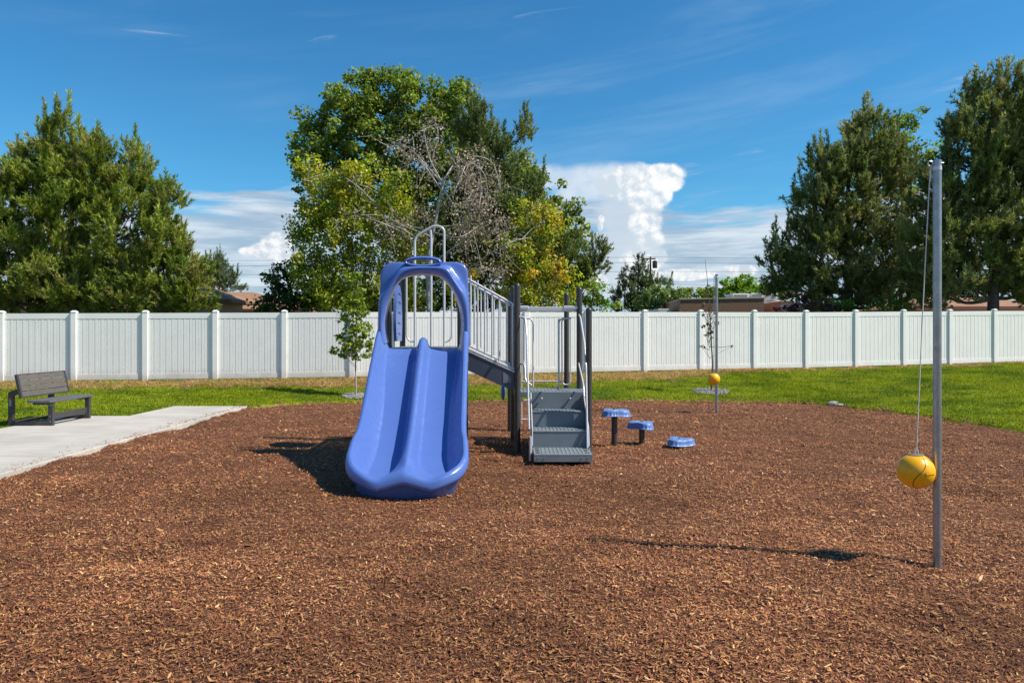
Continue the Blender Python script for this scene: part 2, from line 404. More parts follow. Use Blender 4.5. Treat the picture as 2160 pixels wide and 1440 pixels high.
def axis(segs):
    out = []
    for a, b, s in segs: out += list(np.arange(a, b, s))
    out.append(segs[-1][1]); return np.array(out)
def lawn_color(x, y):
    e = fence_y(x) - y
    w = np.interp(x, [-20, -13, -9, -6.5, -5, -3, 0, 4, 5.5, 6.5, 17, 30], [1.5, 1.5, 1.35, 1.2, 1.0, 1.3, 1.5, 1.5, 1.2, .45, .4, .4])
    n = fbm(x * .9, y * 1.3, 4); n3 = fbm(x * 3.1 + 9, y * 4.0, 4)
    dry = np.clip((w - e) / .5 + n * 1.3 + n3 * .9 + .35, 0, 1)
    a = sdf_play(x, y)
    dry = np.maximum(dry, np.clip(.8 - a / .14, 0, 1) * np.clip(.1 + n3 * 2.0, 0, .8))
    gl = np.array([.22, .265, .012]); gd = np.array([.095, .15, .009]); st = np.array([.42, .29, .13])
    g = gl[None] * 1.0 + (gd - gl)[None] * np.clip(.40 + n * 1.1 + n3 * .8, 0, 1).reshape(-1, 1)
    d = dry.reshape(-1, 1) * np.clip(.85 + n3.reshape(-1, 1), .3, 1)
    c = g * (1 - d) + st[None] * d
    c[(e < -.1).ravel()] = np.array([.10, .12, .04])
    return c, dry
xs = axis([(-900, -60, 60), (-60, -20, 4), (-20, -14.5, .5), (-14.5, 19, .12), (19, 24, .5), (24, 60, 4), (60, 900, 60)])
ys = axis([(-60, -6, 6), (-6, 8, .5), (8, 24.8, .12), (24.8, 30, .6), (30, 80, 5), (80, 1200, 70)])
gx, gy = np.meshgrid(xs, ys, indexing='ij'); gz = lawn_z(gx, gy)
far = np.maximum(gy - fence_y(gx), 0); gz = np.where(far > 0, fence_z(gx) - .03, gz)
V = np.stack([gx, gy, gz], -1).reshape(-1, 3); nx, ny = gx.shape
ii = np.arange(nx * ny).reshape(nx, ny)
Fq = np.stack([ii[:-1, :-1], ii[1:, :-1], ii[1:, 1:], ii[:-1, 1:]], -1).reshape(-1, 4)
lc, _ = lawn_color(gx, gy)
tag(nmesh('ground', V, Fq, M_lawn, None, True, lc * .8), kind='structure')
# mulch sheet
xs = axis([(-5.74, 9.9, .1)]); ys = axis([(-5, 17.9, .1)])
gx, gy = np.meshgrid(xs, ys, indexing='ij'); V = np.stack([gx, gy, mulch_z(gx, gy)], -1).reshape(-1, 3); nx, ny = gx.shape
ii = np.arange(nx * ny).reshape(nx, ny); Fq = np.stack([ii[:-1, :-1], ii[1:, :-1], ii[1:, 1:], ii[:-1, 1:]], -1).reshape(-1, 4)
tag(nmesh('mulch_ground', V, Fq, M_mulch, None, True), kind='structure')
# concrete path, an L of slabs
mb = MB()
def slab(x0, x1, y0, y1, z1=.10): mb.box(x0, x1, y0, y1, -.06, z1, .008)
slab(-8.36, -5.66, 9.006, 11.994); slab(-8.36, -5.66, 5.4, 8.994, .099); slab(-8.36, -5.66, -5, 5.388, .1)
slab(-8.36, -5.66, 12.006, 13.4, .1005); slab(-7.22, -5.66, 13.4, 15.2, .1)
tag(mb.build('path', M_conc), kind='structure')

# ------------------------------------------------------------------ scattered stuff
def rand_rot(n, tilt):
    """frames whose normal is within about tilt of up"""
    a = rng.random(n) * 2 * np.pi; th = np.abs(rng.normal(0, tilt, n)); ph = rng.random(n) * 2 * np.pi
    nrm = np.stack([np.sin(th) * np.cos(ph), np.sin(th) * np.sin(ph), np.cos(th)], 1)
    t = np.stack([np.cos(a), np.sin(a), np.zeros(n)], 1); t -= nrm * (t * nrm).sum(1)[:, None]; t /= np.linalg.norm(t, axis=1)[:, None]
    b = np.cross(nrm, t); return t, b, nrm
def chips():
    pts = []
    for (y0, y1, den) in ((1.8, 4.4, 7600), (4.4, 6, 6000), (6, 8, 4200), (8, 11, 2400), (11, 14, 1300), (14, 17.6, 900)):
        x0 = max(-5.68, -.74 * y1 - 1); x1 = min(9.6, .74 * y1 + 1)
        n = int(den * (y1 - y0) * (x1 - x0)); pts.append(np.stack([x0 + rng.random(n) * (x1 - x0), y0 + rng.random(n) * (y1 - y0)], 1))
    p = np.concatenate(pts); p = p[np.abs(p[:, 0]) < .74 * p[:, 1] + 1]
    z = mulch_z(p[:, 0], p[:, 1]); k = lawn_z(p[:, 0], p[:, 1]) < z + .02; p = p[k]; z = z[k]
    ne = 900; ex = np.stack([-5.665 - rng.exponential(.09, ne), rng.uniform(6, 15.1, ne)], 1); p = np.concatenate([p, ex]); z = np.concatenate([z, np.full(ne, .097)]); n = len(p)
    L = rng.gamma(2.5, .0054, n) + .0065; L = np.minimum(L, .07) * (1 + .06 * np.maximum(p[:, 1] - 6, 0)); W = L * rng.uniform(.14, .36, n)
    t, b, nm = rand_rot(n, .34); c = np.stack([p[:, 0], p[:, 1], z + rng.random(n) * .014 + .004], 1)
    bend = rng.normal(0, .14, n) * L
    q = [c - t * L[:, None] / 2 - b * W[:, None] * .3 + nm * bend[:, None] * -1, c - t * L[:, None] / 2 + b * W[:, None] * .3 + nm * bend[:, None] * -1,
         c + b * W[:, None] / 2, c - b * W[:, None] / 2,
         c + t * L[:, None] / 2 - b * W[:, None] * .25 - nm * bend[:, None], c + t * L[:, None] / 2 + b * W[:, None] * .25 - nm * bend[:, None]]
    V = np.stack(q, 1).reshape(-1, 3); i = np.arange(n)[:, None] * 6
    Fq = np.concatenate([i + np.array([[0, 1, 2, 3]]), i + np.array([[3, 2, 5, 4]])], 1).reshape(-1, 4)
    r = rng.random(n) - .28 * (fbm(p[:, 0] * 3.4, p[:, 1] * 3.4, 2) < -.42); r = np.clip(r, 0, 1); pal = np.array([[.085, .034, .020], [.19, .075, .036], [.27, .115, .056], [.33, .16, .083], [.46, .28, .16]])
    idx = np.searchsorted([.10, .36, .72, .95], r); col = pal[idx] * rng.uniform(.8, 1.2, (n, 1))
    patch = np.clip(1.02 + fbm(p[:, 0] * .8, p[:, 1] * .8, 4) * .55, .6, 1.35)[:, None]
    col = col * patch * np.array([1.20, 1.14, 1.0])
    o = nmesh('bark_mulch', V, Fq, M_chip, None, False, np.repeat(col, 6, 0)); tag(o, 'loose reddish brown bark mulch chips covering the play area', 'bark mulch', kind='stuff')
chips()
def grass():
    P_ = []
    for (x0, x1, y0, y1, den) in ((-14.5, -5.5, 11, 19.2, 1500), (-8, 8, 15.8, 22, 1500), (6.5, 18, 9.5, 24.5, 1350), (-12, -8.36, 8.5, 11, 1200)):
        n = int((x1 - x0) * (y1 - y0) * den); P_.append(np.stack([x0 + rng.random(n) * (x1 - x0), y0 + rng.random(n) * (y1 - y0)], 1))
    p = np.concatenate(P_); a = sdf_play(p[:, 0], p[:, 1]); e = fence_y(p[:, 0]) - p[:, 1]
    k = (a > -.05) & (e > .02) & (np.abs(p[:, 0]) < .74 * p[:, 1] + 1.5)
    k &= (rng.random(len(p)) < .75) | (a < .3)
    p = p[k]; z = lawn_z(p[:, 0], p[:, 1]); mz = mulch_z(p[:, 0], p[:, 1]); k = (z > mz - .01); p = p[k]; z = z[k]; n = len(p)
    col, dry = lawn_color(p[:, 0], p[:, 1]); dry = dry.ravel()
    h = rng.uniform(.025, .055, n) * (1 + .7 * dry) * (1 + .9 * np.clip(fbm(p[:, 0] * .8, p[:, 1] * .8, 3) * dry, 0, 1)); lean = rng.normal(0, .5, (n, 2)) + np.array([.12, .0]); lean *= (1 + dry * 1.4)[:, None]
    ang = rng.random(n) * np.pi; w = rng.uniform(.006, .012, n) * (1 + dry * .4)
    c = np.stack([p[:, 0], p[:, 1], z - .006], 1); s = np.stack([np.cos(ang) * w, np.sin(ang) * w, np.zeros(n)], 1)
    tip = c + np.stack([lean[:, 0] * h, lean[:, 1] * h, h], 1)
    V = np.stack([c - s, c + s, tip], 1).reshape(-1, 3); Fq = (np.arange(n)[:, None] * 3 + np.array([[0, 1, 2]]))
    col = col * rng.uniform(.6, 1.5, (n, 1))
    o = nmesh('lawn_grass', V, Fq, M_grass, None, False, np.repeat(col, 3, 0)); tag(o, 'mown green lawn with a dry straw coloured strip along the white fence', 'grass', kind='stuff')
grass()

# ------------------------------------------------------------------ fence
def fence():
    root = thing('vinyl_fence', 'long white vinyl privacy fence with square posts behind the lawn', 'fence', (BX, BY, .43))
    def section(p0, p1, prev):
        a = Vector(p0); b = Vector(p1); t = (b - a); L = t.length; t.normalize(); nrm = Vector((t.y, -t.x))    # towards camera
        if nrm.y > 0: nrm = -nrm
        z0a, z0b = float(fence_z(np.array([a.x]))[()] if False else fence_z(a.x)), float(fence_z(b.x))
        def pt(s, o, z):  # along, towards camera, height above local ground line
            g = z0a + (z0b - z0a) * s / L; q = a + t * s + nrm * o; return (q.x, q.y, g + z)
        def bar(m, s0, s1, o0, o1, z0, z1):
            m.hexa([pt(s0, o1, z0), pt(s1, o1, z0), pt(s1, o0, z0), pt(s0, o0, z0), pt(s0, o1, z1), pt(s1, o1, z1), pt(s1, o0, z1), pt(s0, o0, z1)])
        g = .0636
        m = MB(); ns = max(4, round(11 * L / 1.82)); w = (L - 2 * g) / ns
        for i in range(ns):
            s0 = g + i * w; o = .010
            bar(m, s0 + .006, s0 + w * .5 - .005, -o, .016, .19, 1.66); bar(m, s0 + w * .5 + .005, s0 + w - .006, -o, .013, .19, 1.66)
        bar(m, g, L - g, -.006, .002, .185, 1.665)
        m.build('slat_panel', M_vinyl, root)
        m = MB(); bar(m, g - .002, L - g + .002, -.022, .022, 1.655, 1.80); m.build('top_rail', M_vinyl, root)
        m = MB(); bar(m, g - .002, L - g + .002, -.022, .022, .05, .195); m.build('bottom_rail', M_vinyl, root)
    def post(x, y, sl):
        zg = float(fence_z(x)); mb = MB(); h = .0635
        c = math.atan(sl); ca, sa = math.cos(c), math.sin(c)
        def sq(hh, z): return [(x + ca * i * hh - sa * j * hh, y + sa * i * hh + ca * j * hh, z) for i, j in ((-1, -1), (1, -1), (1, 1), (-1, 1))]
        mb.hexa(sq(h, zg - .3) + sq(h, zg + 1.83)); po = mb.build('post', M_vinyl, root)
        mb = MB(); b = sq(h + .008, zg + 1.82); mb.hexa(b + sq(h + .008, zg + 1.845)); mb.hexa(sq(h + .004, zg + 1.8455) + sq(.03, zg + 1.873)); mb.build('post_cap', M_vinyl, po)
    ps = [(BX, BY)]
    u = 1.82 / math.hypot(1, LSL); r = 1.82 / math.hypot(1, RSL)
    left = [(BX - 1.785 * i, BY - 1.785 * i * LSL) for i in range(0, 9)]; right = [(BX, BY)] + [(-3.17 + 1.79 * i, BY + (-3.17 + 1.79 * i - BX) * RSL) for i in range(0, 15)]
    for q in left: post(q[0], q[1], LSL)
    for q in right[1:]: post(q[0], q[1], RSL)
    for i in range(len(left) - 1): section(left[i + 1], left[i], None)
    for i in range(len(right) - 1): section(right[i], right[i + 1], None)
fence()

# ------------------------------------------------------------------ play structure
DN, DM, DF = 9.8, 10.85, 12.0
ps = thing('play_structure', 'playground set with blue double slide, grey steps and dark posts', 'playset', (PX(1000, DN), DN, 0))
def arc_dome(r, z, n=6): return [(r * math.cos(a), z + r * math.sin(a)) for a in np.linspace(0, math.pi / 2 - .05, n)]
post_specs = [(PX(820, DN), DN, PZ(549, DN)), (PX(971, DN), DN, PZ(549, DN)), (PX(820, DN) + .03, DM, PZ(549, DN)), (PX(971, DN) + .0, DM, PZ(549, DN)),
              (PX(1091, DN), DN, PZ(597, DN)), (PX(1242, DN), DN, PZ(648, DN)), (PX(1082.5, DM), DM, PZ(602, DM)), (PX(1222, DM), DM, PZ(605, DM)),
              (PX(1076, DF), DF, PZ(618, DF)), (PX(1195, DF), DF, PZ(617, DF))]
for (x, y, zt) in post_specs:
    m = MB(); m.lathe(x, y, [(.0435, -.1), (.0435, zt - .06)], 20); po = m.build('post', M_dark, ps, True)
    m = MB(); m.lathe(x, y, [(.0445, zt - .075), (.0455, zt - .06)] + arc_dome(.0455, zt - .045)[1:], 20); m.build('post_cap', M_dark, po, True)

# --- slide: heightfield on a rounded plan
def sstep(a, b, x): t = np.clip((x - a) / (b - a), 0, 1); return t * t * (3 - 2 * t)
def slide():
    NV, NU = 190, 201
    Y0, Y1 = 9.52, 7.12
    R = .40
    # rows: dense near the exit
    tt = np.linspace(0, 1, NV); yy = Y0 + (Y1 - Y0) * (1 - (1 - tt) ** 1.55)
    yy[-1] = Y1 + .0005
    uu = np.linspace(-1, 1, NU); uu = np.sign(uu) * (1 - (1 - np.abs(uu)) ** 1.5)
    kz = np.array([(6.9, .10), (7.1, .105), (7.3, .125), (7.55, .165), (7.85, .29), (8.2, .53), (8.6, .86), (9.0, 1.18), (9.25, 1.36), (9.4, 1.44), (9.6, 1.46)])
    def zbed(y):
        ys = np.linspace(6.9, 9.6, 271); z = np.interp(ys, kz[:, 0], kz[:, 1]); ker = np.hanning(27); ker /= ker.sum()
        z2 = np.convolve(np.pad(z, 13, mode='edge'), ker, 'valid'); return np.interp(y, ys, z2)
    X = np.zeros((NV, NU)); Y = np.zeros((NV, NU)); Z = np.zeros((NV, NU)); E = np.zeros((NV, NU))
    for i, y in enumerate(yy):
        cx = np.interp(y, [7, 9.5], [-1.085, -1.18]); hw = np.interp(y, [7.0, 7.25, 7.5, 7.68, 7.84, 8.0, 9.5], [.632, .644, .646, .634, .612, .604, .60])
        dy = (Y1 + R) - y
        w = hw if dy < 0 else hw - R + math.sqrt(max(R * R - dy * dy, 1e-6))
        x = uu * w
        # distance to outline
        qx = np.abs(x) - (hw - R); qy = dy
        dist = np.where((qx > 0) & (qy > 0), R - np.hypot(np.maximum(qx, 0), np.maximum(qy, 0)), np.minimum(hw - np.abs(x), y - Y1))
        E[i] = dist
        fr = sstep(7.75, 7.15, y)                       # 1 at the front
        side = np.clip((np.abs(x) / hw - .35) / .5, 0, 1); side = side * side * (3 - 2 * side)
        H = (.27 - .03 * fr) * (1 - fr * (1 - side * .50)) + .045 * fr
        H = H * (1 - .25 * sstep(7.6, 7.0, y) * side)
        wall = .145 + .085 * sstep(9.3, 8.3, y)
        e = np.maximum(dist, 0)
        q_ = np.clip((wall - e) / (wall - .055), 0, 1); rise = H * (1 - np.sqrt(1 - np.minimum(q_, .999) ** 2.2)) ** .9 * .35 + H * .65 * sstep(0, 1, q_)
        roll = -.055 * (1 - np.sqrt(np.clip(1 - (1 - np.clip(e / .05, 0, 1)) ** 2, 0, 1)))
        # trough floor is slightly dished, ridge in the middle
        sg = .066 + .12 * sstep(7.8, 7.0, y); ex = 4.5 - 3.0 * sstep(7.9, 7.3, y); Hr = np.interp(y, [6.98, 7.15, 7.45, 7.8, 8.3, 9.2, 9.45, 9.52], [.035, .10, .19, .20, .19, .16, .11, .03])
        ax = np.abs(x) / sg
        ridge = Hr * np.exp(-np.abs(ax) ** ex * .7)
        c1 = np.clip((np.abs(np.abs(x) - hw * .5)) / (hw * .5), 0, 1)
        dish = .045 * c1 ** 2.4 * (1 - fr)
        X[i] = cx + x; Y[i] = y; Z[i] = zbed(y) + rise + roll + ridge * (1 - .0 * fr) + dish
    # outer skirt rings: offset outwards/downwards from the boundary
    V = list(np.stack([X, Y, Z], -1).reshape(-1, 3)); F_ = []
    idx = lambda i, j: i * NU + j
    for i in range(NV - 1):
        for j in range(NU - 1): F_.append((idx(i, j), idx(i, j + 1), idx(i + 1, j + 1), idx(i + 1, j)))
    bnd = [idx(i, 0) for i in range(NV)] + [idx(NV - 1, j) for j in range(1, NU - 1)] + [idx(i, NU - 1) for i in range(NV - 1, -1, -1)]
    ring = bnd; n = len(bnd); cx = -1.13
    def normal2(k):
        a = V[bnd[max(k - 1, 0)]]; b = V[bnd[min(k + 1, n - 1)]]; t = np.array([b[0] - a[0], b[1] - a[1]]); l = np.hypot(*t)
        if l < 1e-9: return np.array([0, -1.0])
        t /= l; return np.array([-t[1], t[0]]) if False else np.array([t[1], -t[0]])
    ns = np.array([normal2(k) for k in range(n)])
    # ensure outward
    for k in range(n):
        p = V[bnd[k]]; c = np.array([cx, max(p[1], 7.6)])
        if ns[k] @ (p[:2] - c) < 0: ns[k] = -ns[k]
    for _ in range(6): ns = (np.roll(ns, 1, 0) + ns * 2 + np.roll(ns, -1, 0)) / 4; 
    ns[0] = (-1, 0); ns[-1] = (1, 0); ns /= np.linalg.norm(ns, axis=1)[:, None]
    for (off, dz) in ((.008, -.03), (-.002, -.06), (-.035, -.075), (-.065, -.10), (-.10, -.22), (-.16, -.30)):
        new = []
        for k in range(n):
            p = V[bnd[k]]; z = p[2] + dz
            z = max(z, -.04 + .004 * dz) if dz > -.2 else max(p[2] + dz, -.06)
            new.append(len(V)); V.append(np.array([p[0] + ns[k][0] * off, p[1] + ns[k][1] * off, z]))
        for k in range(n - 1): F_.append((ring[k], ring[k + 1], new[k + 1], new[k]))
        ring = new
    o = nmesh('slide', np.array(V), F_, M_blue, ps, True)
    import bmesh
    bm = bmesh.new(); bm.from_mesh(o.data); bmesh.ops.remove_doubles(bm, verts=bm.verts, dist=.0004); bmesh.ops.recalc_face_normals(bm, faces=bm.faces); bm.to_mesh(o.data); bm.free()
    o.data.polygons.foreach_set('use_smooth', np.ones(len(o.data.polygons), dtype=bool))
    # underside foot that carries the exit on the mulch
    m = MB(); m.prism([(-1.52, -.05), (-.74, -.05), (-.70, .05), (-.80, .075), (-1.45, .075), (-1.56, .05)], 7.3, 7.7); m.build('slide_foot', M_blue, o)
    return o
sl = slide()

def resample(poly, n):
    p = np.array(spline(poly, 10)); s = np.r_[0, np.cumsum(np.linalg.norm(np.diff(p, axis=0), axis=1))]; t = np.linspace(0, s[-1], n)
    return np.stack([np.interp(t, s, p[:, k]) for k in range(p.shape[1])], 1)
def hood():
    N = 90
    # curves from lower left over the top to lower right, in photo pixels, each at its own depth
    inner = [(821, 722), (816, 695), (817, 668), (826, 630), (846, 592), (875, 582), (900, 581), (925, 584), (947, 603), (963, 634), (971, 668), (971, 700), (969, 722)]
    inner2 = [(817, 725), (813, 695), (814, 668), (824, 628), (845, 592), (874, 578.5), (900, 577), (926, 580.5), (948, 601), (966, 634), (974, 668), (975, 700), (973, 725)]
    front = [(812, 728), (807, 698), (809, 664), (820, 624), (840, 586), (868, 570), (898, 567), (930, 570), (950, 590), (970, 630), (980, 665), (981, 698), (980, 728)]
    crest = [(805, 730), (800, 700), (801, 664), (812, 622), (834, 582), (862, 563), (897, 559.5), (932, 562), (953, 582), (977, 624), (987, 664), (988, 698), (987, 728)]
    crease = [(801, 730), (797, 702), (798, 668), (808, 622), (829, 576), (858, 558.5), (897, 556), (935, 557), (957, 576), (981, 620), (989.5, 664), (990, 700), (989.5, 728)]
    outer = [(799, 730), (796.5, 700), (798.5, 660), (801.5, 610), (804, 570), (822, 554.5), (850, 553), (862, 558.5), (893, 560), (922, 558.5), (936, 553), (950, 552.5), (968, 553.5), (985, 566), (988, 610), (990.5, 660), (991.5, 700), (991, 730)]
    crest = [(805, 730), (798.5, 700), (797.5, 647), (802, 627), (817, 606), (834, 580), (847, 566), (868, 562), (897, 562), (930, 562), (945, 566), (957, 585), (970, 603), (982, 620), (988, 645), (989, 698), (988, 728)]
    RS = {}
    for nm, poly in (('i', inner), ('i2', inner2), ('f', front), ('c', crest), ('o', outer)): RS[nm] = resample(poly, N)
    L_ = lambda a, b, t: RS[a] * (1 - t) + RS[b] * t
    specs = [(RS['i'], 9.66), (RS['i2'], 9.44), (L_('i2', 'f', .7), 9.31), (L_('f', 'c', .2), 9.285), (L_('f', 'c', .75), 9.285), (RS['c'], 9.31), (L_('c', 'o', .08), 9.44), (L_('c', 'o', .16), 9.50), (L_('c', 'o', .6), 9.515), (L_('c', 'o', .93), 9.52), (RS['o'], 9.535), (RS['o'], 9.59), (RS['i'], 9.665)]
    rings = []
    for poly, d in specs:
        q = poly
        # the lower ends of the raised band lean towards the slide rims
        lean = np.clip((q[:, 1] - 660) / 65, 0, 1)
        dd = d - .0 * lean
        x = (q[:, 0] - HX) * dd / F; z = CH - (q[:, 1] - HY) * dd / F
        rings.append(np.stack([x, np.full(N, 1.0) * dd, z], 1))
    V = np.concatenate(rings); F_ = []; nr = len(rings)
    for r in range(nr - 1):
        for k in range(N - 1): F_.append((r * N + k, r * N + k + 1, (r + 1) * N + k + 1, (r + 1) * N + k))
    for e in (0, N - 1): F_.append(tuple(r * N + e for r in range(nr)))
    o = nmesh('hood', V, F_, M_blue, sl, True)
    import bmesh
    bm = bmesh.new(); bm.from_mesh(o.data); bmesh.ops.remove_doubles(bm, verts=bm.verts, dist=.001); bmesh.ops.recalc_face_normals(bm, faces=bm.faces)
    bm.to_mesh(o.data); bm.free()
    o.data.polygons.foreach_set('use_smooth', np.ones(len(o.data.polygons), dtype=bool))
    mod = o.modifiers.new('round', 'SUBSURF'); mod.levels = 1; mod.render_levels = 1
    # oval handhold on top
    m = MB(); c = []
    for k in range(41):
        a = 2 * math.pi * k / 40; c.append(P(893 + 36 * math.cos(a), 552.5 - 8.6 * math.sin(a), 9.47))
    pts = c; seg = 10; vs = []
    for i in range(40):
        t = (Vector(pts[(i + 1) % 40]) - Vector(pts[i - 1])).normalized(); u = Vector((0, 1, 0)); w = t.cross(u).normalized()
        for k in range(seg):
            a = 2 * math.pi * k / seg; vs.append(Vector(pts[i]) + u * math.cos(a) * .055 + w * math.sin(a) * .023)
    fs = [(i * seg + k, i * seg + (k + 1) % seg, ((i + 1) % 40) * seg + (k + 1) % seg, ((i + 1) % 40) * seg + k) for i in range(40) for k in range(seg)]
    m.add(vs, fs); m.build('handhold', M_blue, sl, True)
    # sloping shoulders either side of the handhold
hood()

# deck plates made of crossed strips (perforated)
def lattice(x0, x1, y0, y1, z, pitch=.052, bar=.032):
    m = MB(); nx = round((x1 - x0) / pitch); ny = round((y1 - y0) / pitch)
    for i in range(nx + 1):
        c = x0 + (x1 - x0) * i / nx; m.box(c - bar / 2, c + bar / 2, y0, y1, z - .012, z)
    for j in range(ny + 1):
        c = y0 + (y1 - y0) * j / ny; m.box(x0 - bar / 2 - .001, x1 + bar / 2 + .001, c - bar / 2, c + bar / 2, z - .014, z - .002)
    return m
XL, XR, XS0, XS1 = PX(820, DN), PX(971, DN), PX(1091, DN), PX(1242, DN)
dk = lattice(XL + .06, XR - .06, DN - .06, DM + .06, 1.455).build('slide_deck', M_slate, ps)
m = MB(); m.box(XL + .03, XR - .03, DN - .10, DN - .07, 1.39, 1.453); m.box(XL + .03, XR - .03, DM + .09, DM + .12, 1.37, 1.453); m.box(XL + .03, XL + .055, DN - .06, DM + .06, 1.37, 1.453); m.box(XR - .055, XR - .03, DN - .06, DM + .06, 1.37, 1.453)
m.build('deck_rim', M_slate, dk)
SX0, SX1 = .272, 1.02
ld = lattice(.14, 1.03, 10.235, 10.92, .812).build('landing_deck', M_slate, ps)
m = MB(); m.box(.12, 1.05, 10.19, 10.215, .745, .815, .004); m.box(.10, .122, 10.217, 10.94, .74, .811); m.box(1.052, 1.075, 10.217, 10.94, .74, .811); m.box(.12, 1.05, 10.945, 10.97, .74, .811)
m.build('deck_rim', M_slate, ld)
# front steps
st = thing('steps', None, None) ; st.parent = ps; st.location = (.64 - ps.location.x, 9.5 - ps.location.y, 0); del_keys = [k for k in list(st.keys())]
for k in del_keys: del st[k]
def perf(m, x0, x1, y0, y1, z):
    nx = int((x1 - x0) / .048); ny = max(2, int((y1 - y0) / .055))
    for i in range(nx):
        for j in range(ny):
            x = x0 + (i + .5) * (x1 - x0) / nx; y = y0 + (j + .5) * (y1 - y0) / ny
            m.lathe(x, y, [(.015, z), (.010, z + .007)], 6)
for (z, y0, y1, zr, d1) in ((.13, 8.95, 9.50, .045, 0), (.35, 9.50, 9.885, .14, 1), (.57, 9.885, 10.18, .36, 1)):
    m = MB()
    if d1 == 0: m.box(SX0 + .004, SX1 - .006, y0, y1 - .002, z - .02, z, .004); m.box(SX0 + .004, SX1 - .006, y0 + .0005, y0 + .022, .035, z - .0205); m.box(SX0 + .006, SX0 + .02, y0 + .03, y1, .03, z - .022); m.box(SX1 - .02, SX1 - .008, y0 + .03, y1, .03, z - .022)
    else: m.box(SX0 + .004, SX1 - .006, y0, y1 - .002, z - .02, z, .004)
    perf(m, SX0 + (.09 if d1 == 0 else .02), SX1 - (.09 if d1 == 0 else .02), y0 + .02, y1 - .02, z); t_ = m.build('tread', M_slate, st)
    if d1 == 0:
        for s in (SX0 + .03, SX1 - .085):
            for k in range(4): m = MB(); m.box(s, s + .05, y0 + .07 + k * .12, y0 + .12 + k * .12, z + .0005, z + .003); m.build('drain_slot', M_black, st)
for (ya, yb, za, zb) in ((9.505, 9.52, .03, .329), (9.89, 9.905, .10, .549), (10.183, 10.189, .3, .80)):
    m = MB(); m.box(SX0 + .004, SX1 - .006, ya, yb, za, zb); m.build('riser', M_slate, st)
for x in (SX0 + .15, SX1 - .19): m = MB(); m.lathe(x, 10.155, [(.018, .71), (.018, .725), (.008, .735)], 10); m.build('bolt', M_bolt, st)
for x in (SX0 + .06, SX0 + .14, SX1 - .14, SX1 - .06):
    m = MB(); m.tube([(x, 8.951, .085), (x, 8.942, .085)], .007, 8); m.build('bolt', M_bolt, st)
for (x0, x1) in ((SX0 - .008, SX0 + .002), (SX1 - .004, SX1 + .006)):
    m = MB(); m.prism([(9.06, .04), (9.06, .13), (9.44, .15), (9.50, .37), (10.15, .78), (10.187, .78), (10.187, .36), (9.8, .03)], x0, x1, 'x'); m.build('side_plate', M_navy, st)
    m = MB(); xm = (x0 + x1) / 2; m.tube([(xm, 9.42, .16), (xm, 9.49, .385), (xm, 10.16, .80)], .009, 6); m.build('edge_trim', M_silver, st)
# hand rails of the front steps
def rail(pts, r=.0145, name='handrail', par=ps, rad=.07, mt=M_silver):
    m = MB(); m.tube(fillet(pts, rad, 6), r, 10); return m.build(name, mt, par, True, 60)
rail([P(1095, 668, 9.78), P(1108, 670, 9.76), P(1110.5, 700, 9.62), P(1113, 790, 9.4), P(1116, 905, 9.14)])
rail([(.235, 9.12, .33), (.235, 9.13, .02)], .018, 'handrail', ps)
rail([P(1221, 664, DM - .04), P(1224, 668, 10.6), P(1233, 726, 10.0), P(1236, 770, 9.75), P(1239, 945, 9.4)])
rail([P(1221, 766, DM - .04), P(1222, 772, 10.5), P(1231, 812, 10.1), P(1232, 836, 10.0)], .012)
rail([P(1098, 767, 9.8), P(1107, 768, 9.7), P(1108, 800, 9.6), P(1115, 815, 9.55)], .012)
# overhead bar
m = MB(); a = P(1088, 652, DM); b = P(1218, 652, DM); m.box(a[0] + .03, b[0] - .02, DM - .022, DM + .022, a[2] - .035, a[2] + .035, .008); br = m.build('overhead_bar', M_silver, ps)
for x0, x1 in ((a[0] + .02, a[0] + .20), (b[0] - .22, b[0] + .03)): m = MB(); m.box(x0, x1, DM - .03, DM + .03, a[2] - .006, a[2] + .052, .012); m.build('clamp', M_silver, br)
# rear entry loops and the rung ladder
rail([P(1110, 672, 10.93), P(1120, 672, 10.93), P(1124.5, 680, 10.93), P(1124.5, 816, 10.93)], .013, 'grab_loop', ps, .06)
rail([P(1104, 760, 10.93), P(1108, 800, 10.93), P(1122, 813, 10.93)], .012, 'grab_loop', ps, .06)
rail([P(1179, 815, 10.93), P(1179, 672, 10.93), P(1205, 671, 10.93)], .013, 'grab_loop', ps, .08)
rail([P(1203, 671, 10.96), P(1203, 811, 10.96), P(1186, 811, 10.96), P(1185, 675, 10.96), P(1195, 671, 10.96)], .012, 'grab_loop', ps, .08)
m = MB()
for py in (804, 844, 884): m.tube([P(1079, py, DF), P(1193, py, DF)], .013, 8)
m.build('ladder_rung', M_silver, ps, True)
m = MB(); m.tube([P(1100, 672, DF), P(1100, 893, DF)], .013, 8); m.tube([P(1178, 672, DF), P(1178, 893, DF)], .013, 8); m.build('ladder_rail', M_silver, ps, True)
# blue moulded holds behind the far post
def hold(cx, cy, cz, rx, ry, rz, name='climbing_hold'):
    m = MB(); vs = []; n1, n2 = 14, 10
    prof = [(math.sin(math.pi * i / n2), -math.cos(math.pi * i / n2)) for i in range(1, n2)]
    for r, z in prof:
        for k in range(n1):
            a = 2 * math.pi * k / n1; q = abs(math.cos(a)) ** .7 * np.sign(math.cos(a)), abs(math.sin(a)) ** .7 * np.sign(math.sin(a))
            vs.append((cx + rx * r ** .7 * q[0], cy + ry * r ** .7 * q[1], cz + rz * z))
    fs = [(i * n1 + k, i * n1 + (k + 1) % n1, (i + 1) * n1 + (k + 1) % n1, (i + 1) * n1 + k) for i in range(n2 - 2) for k in range(n1)]
    fs += [tuple(range(n1))[::-1], tuple((n2 - 2) * n1 + k for k in range(n1))]
    m.add(vs, fs); return m.build(name, M_blue, ps, True, 60)
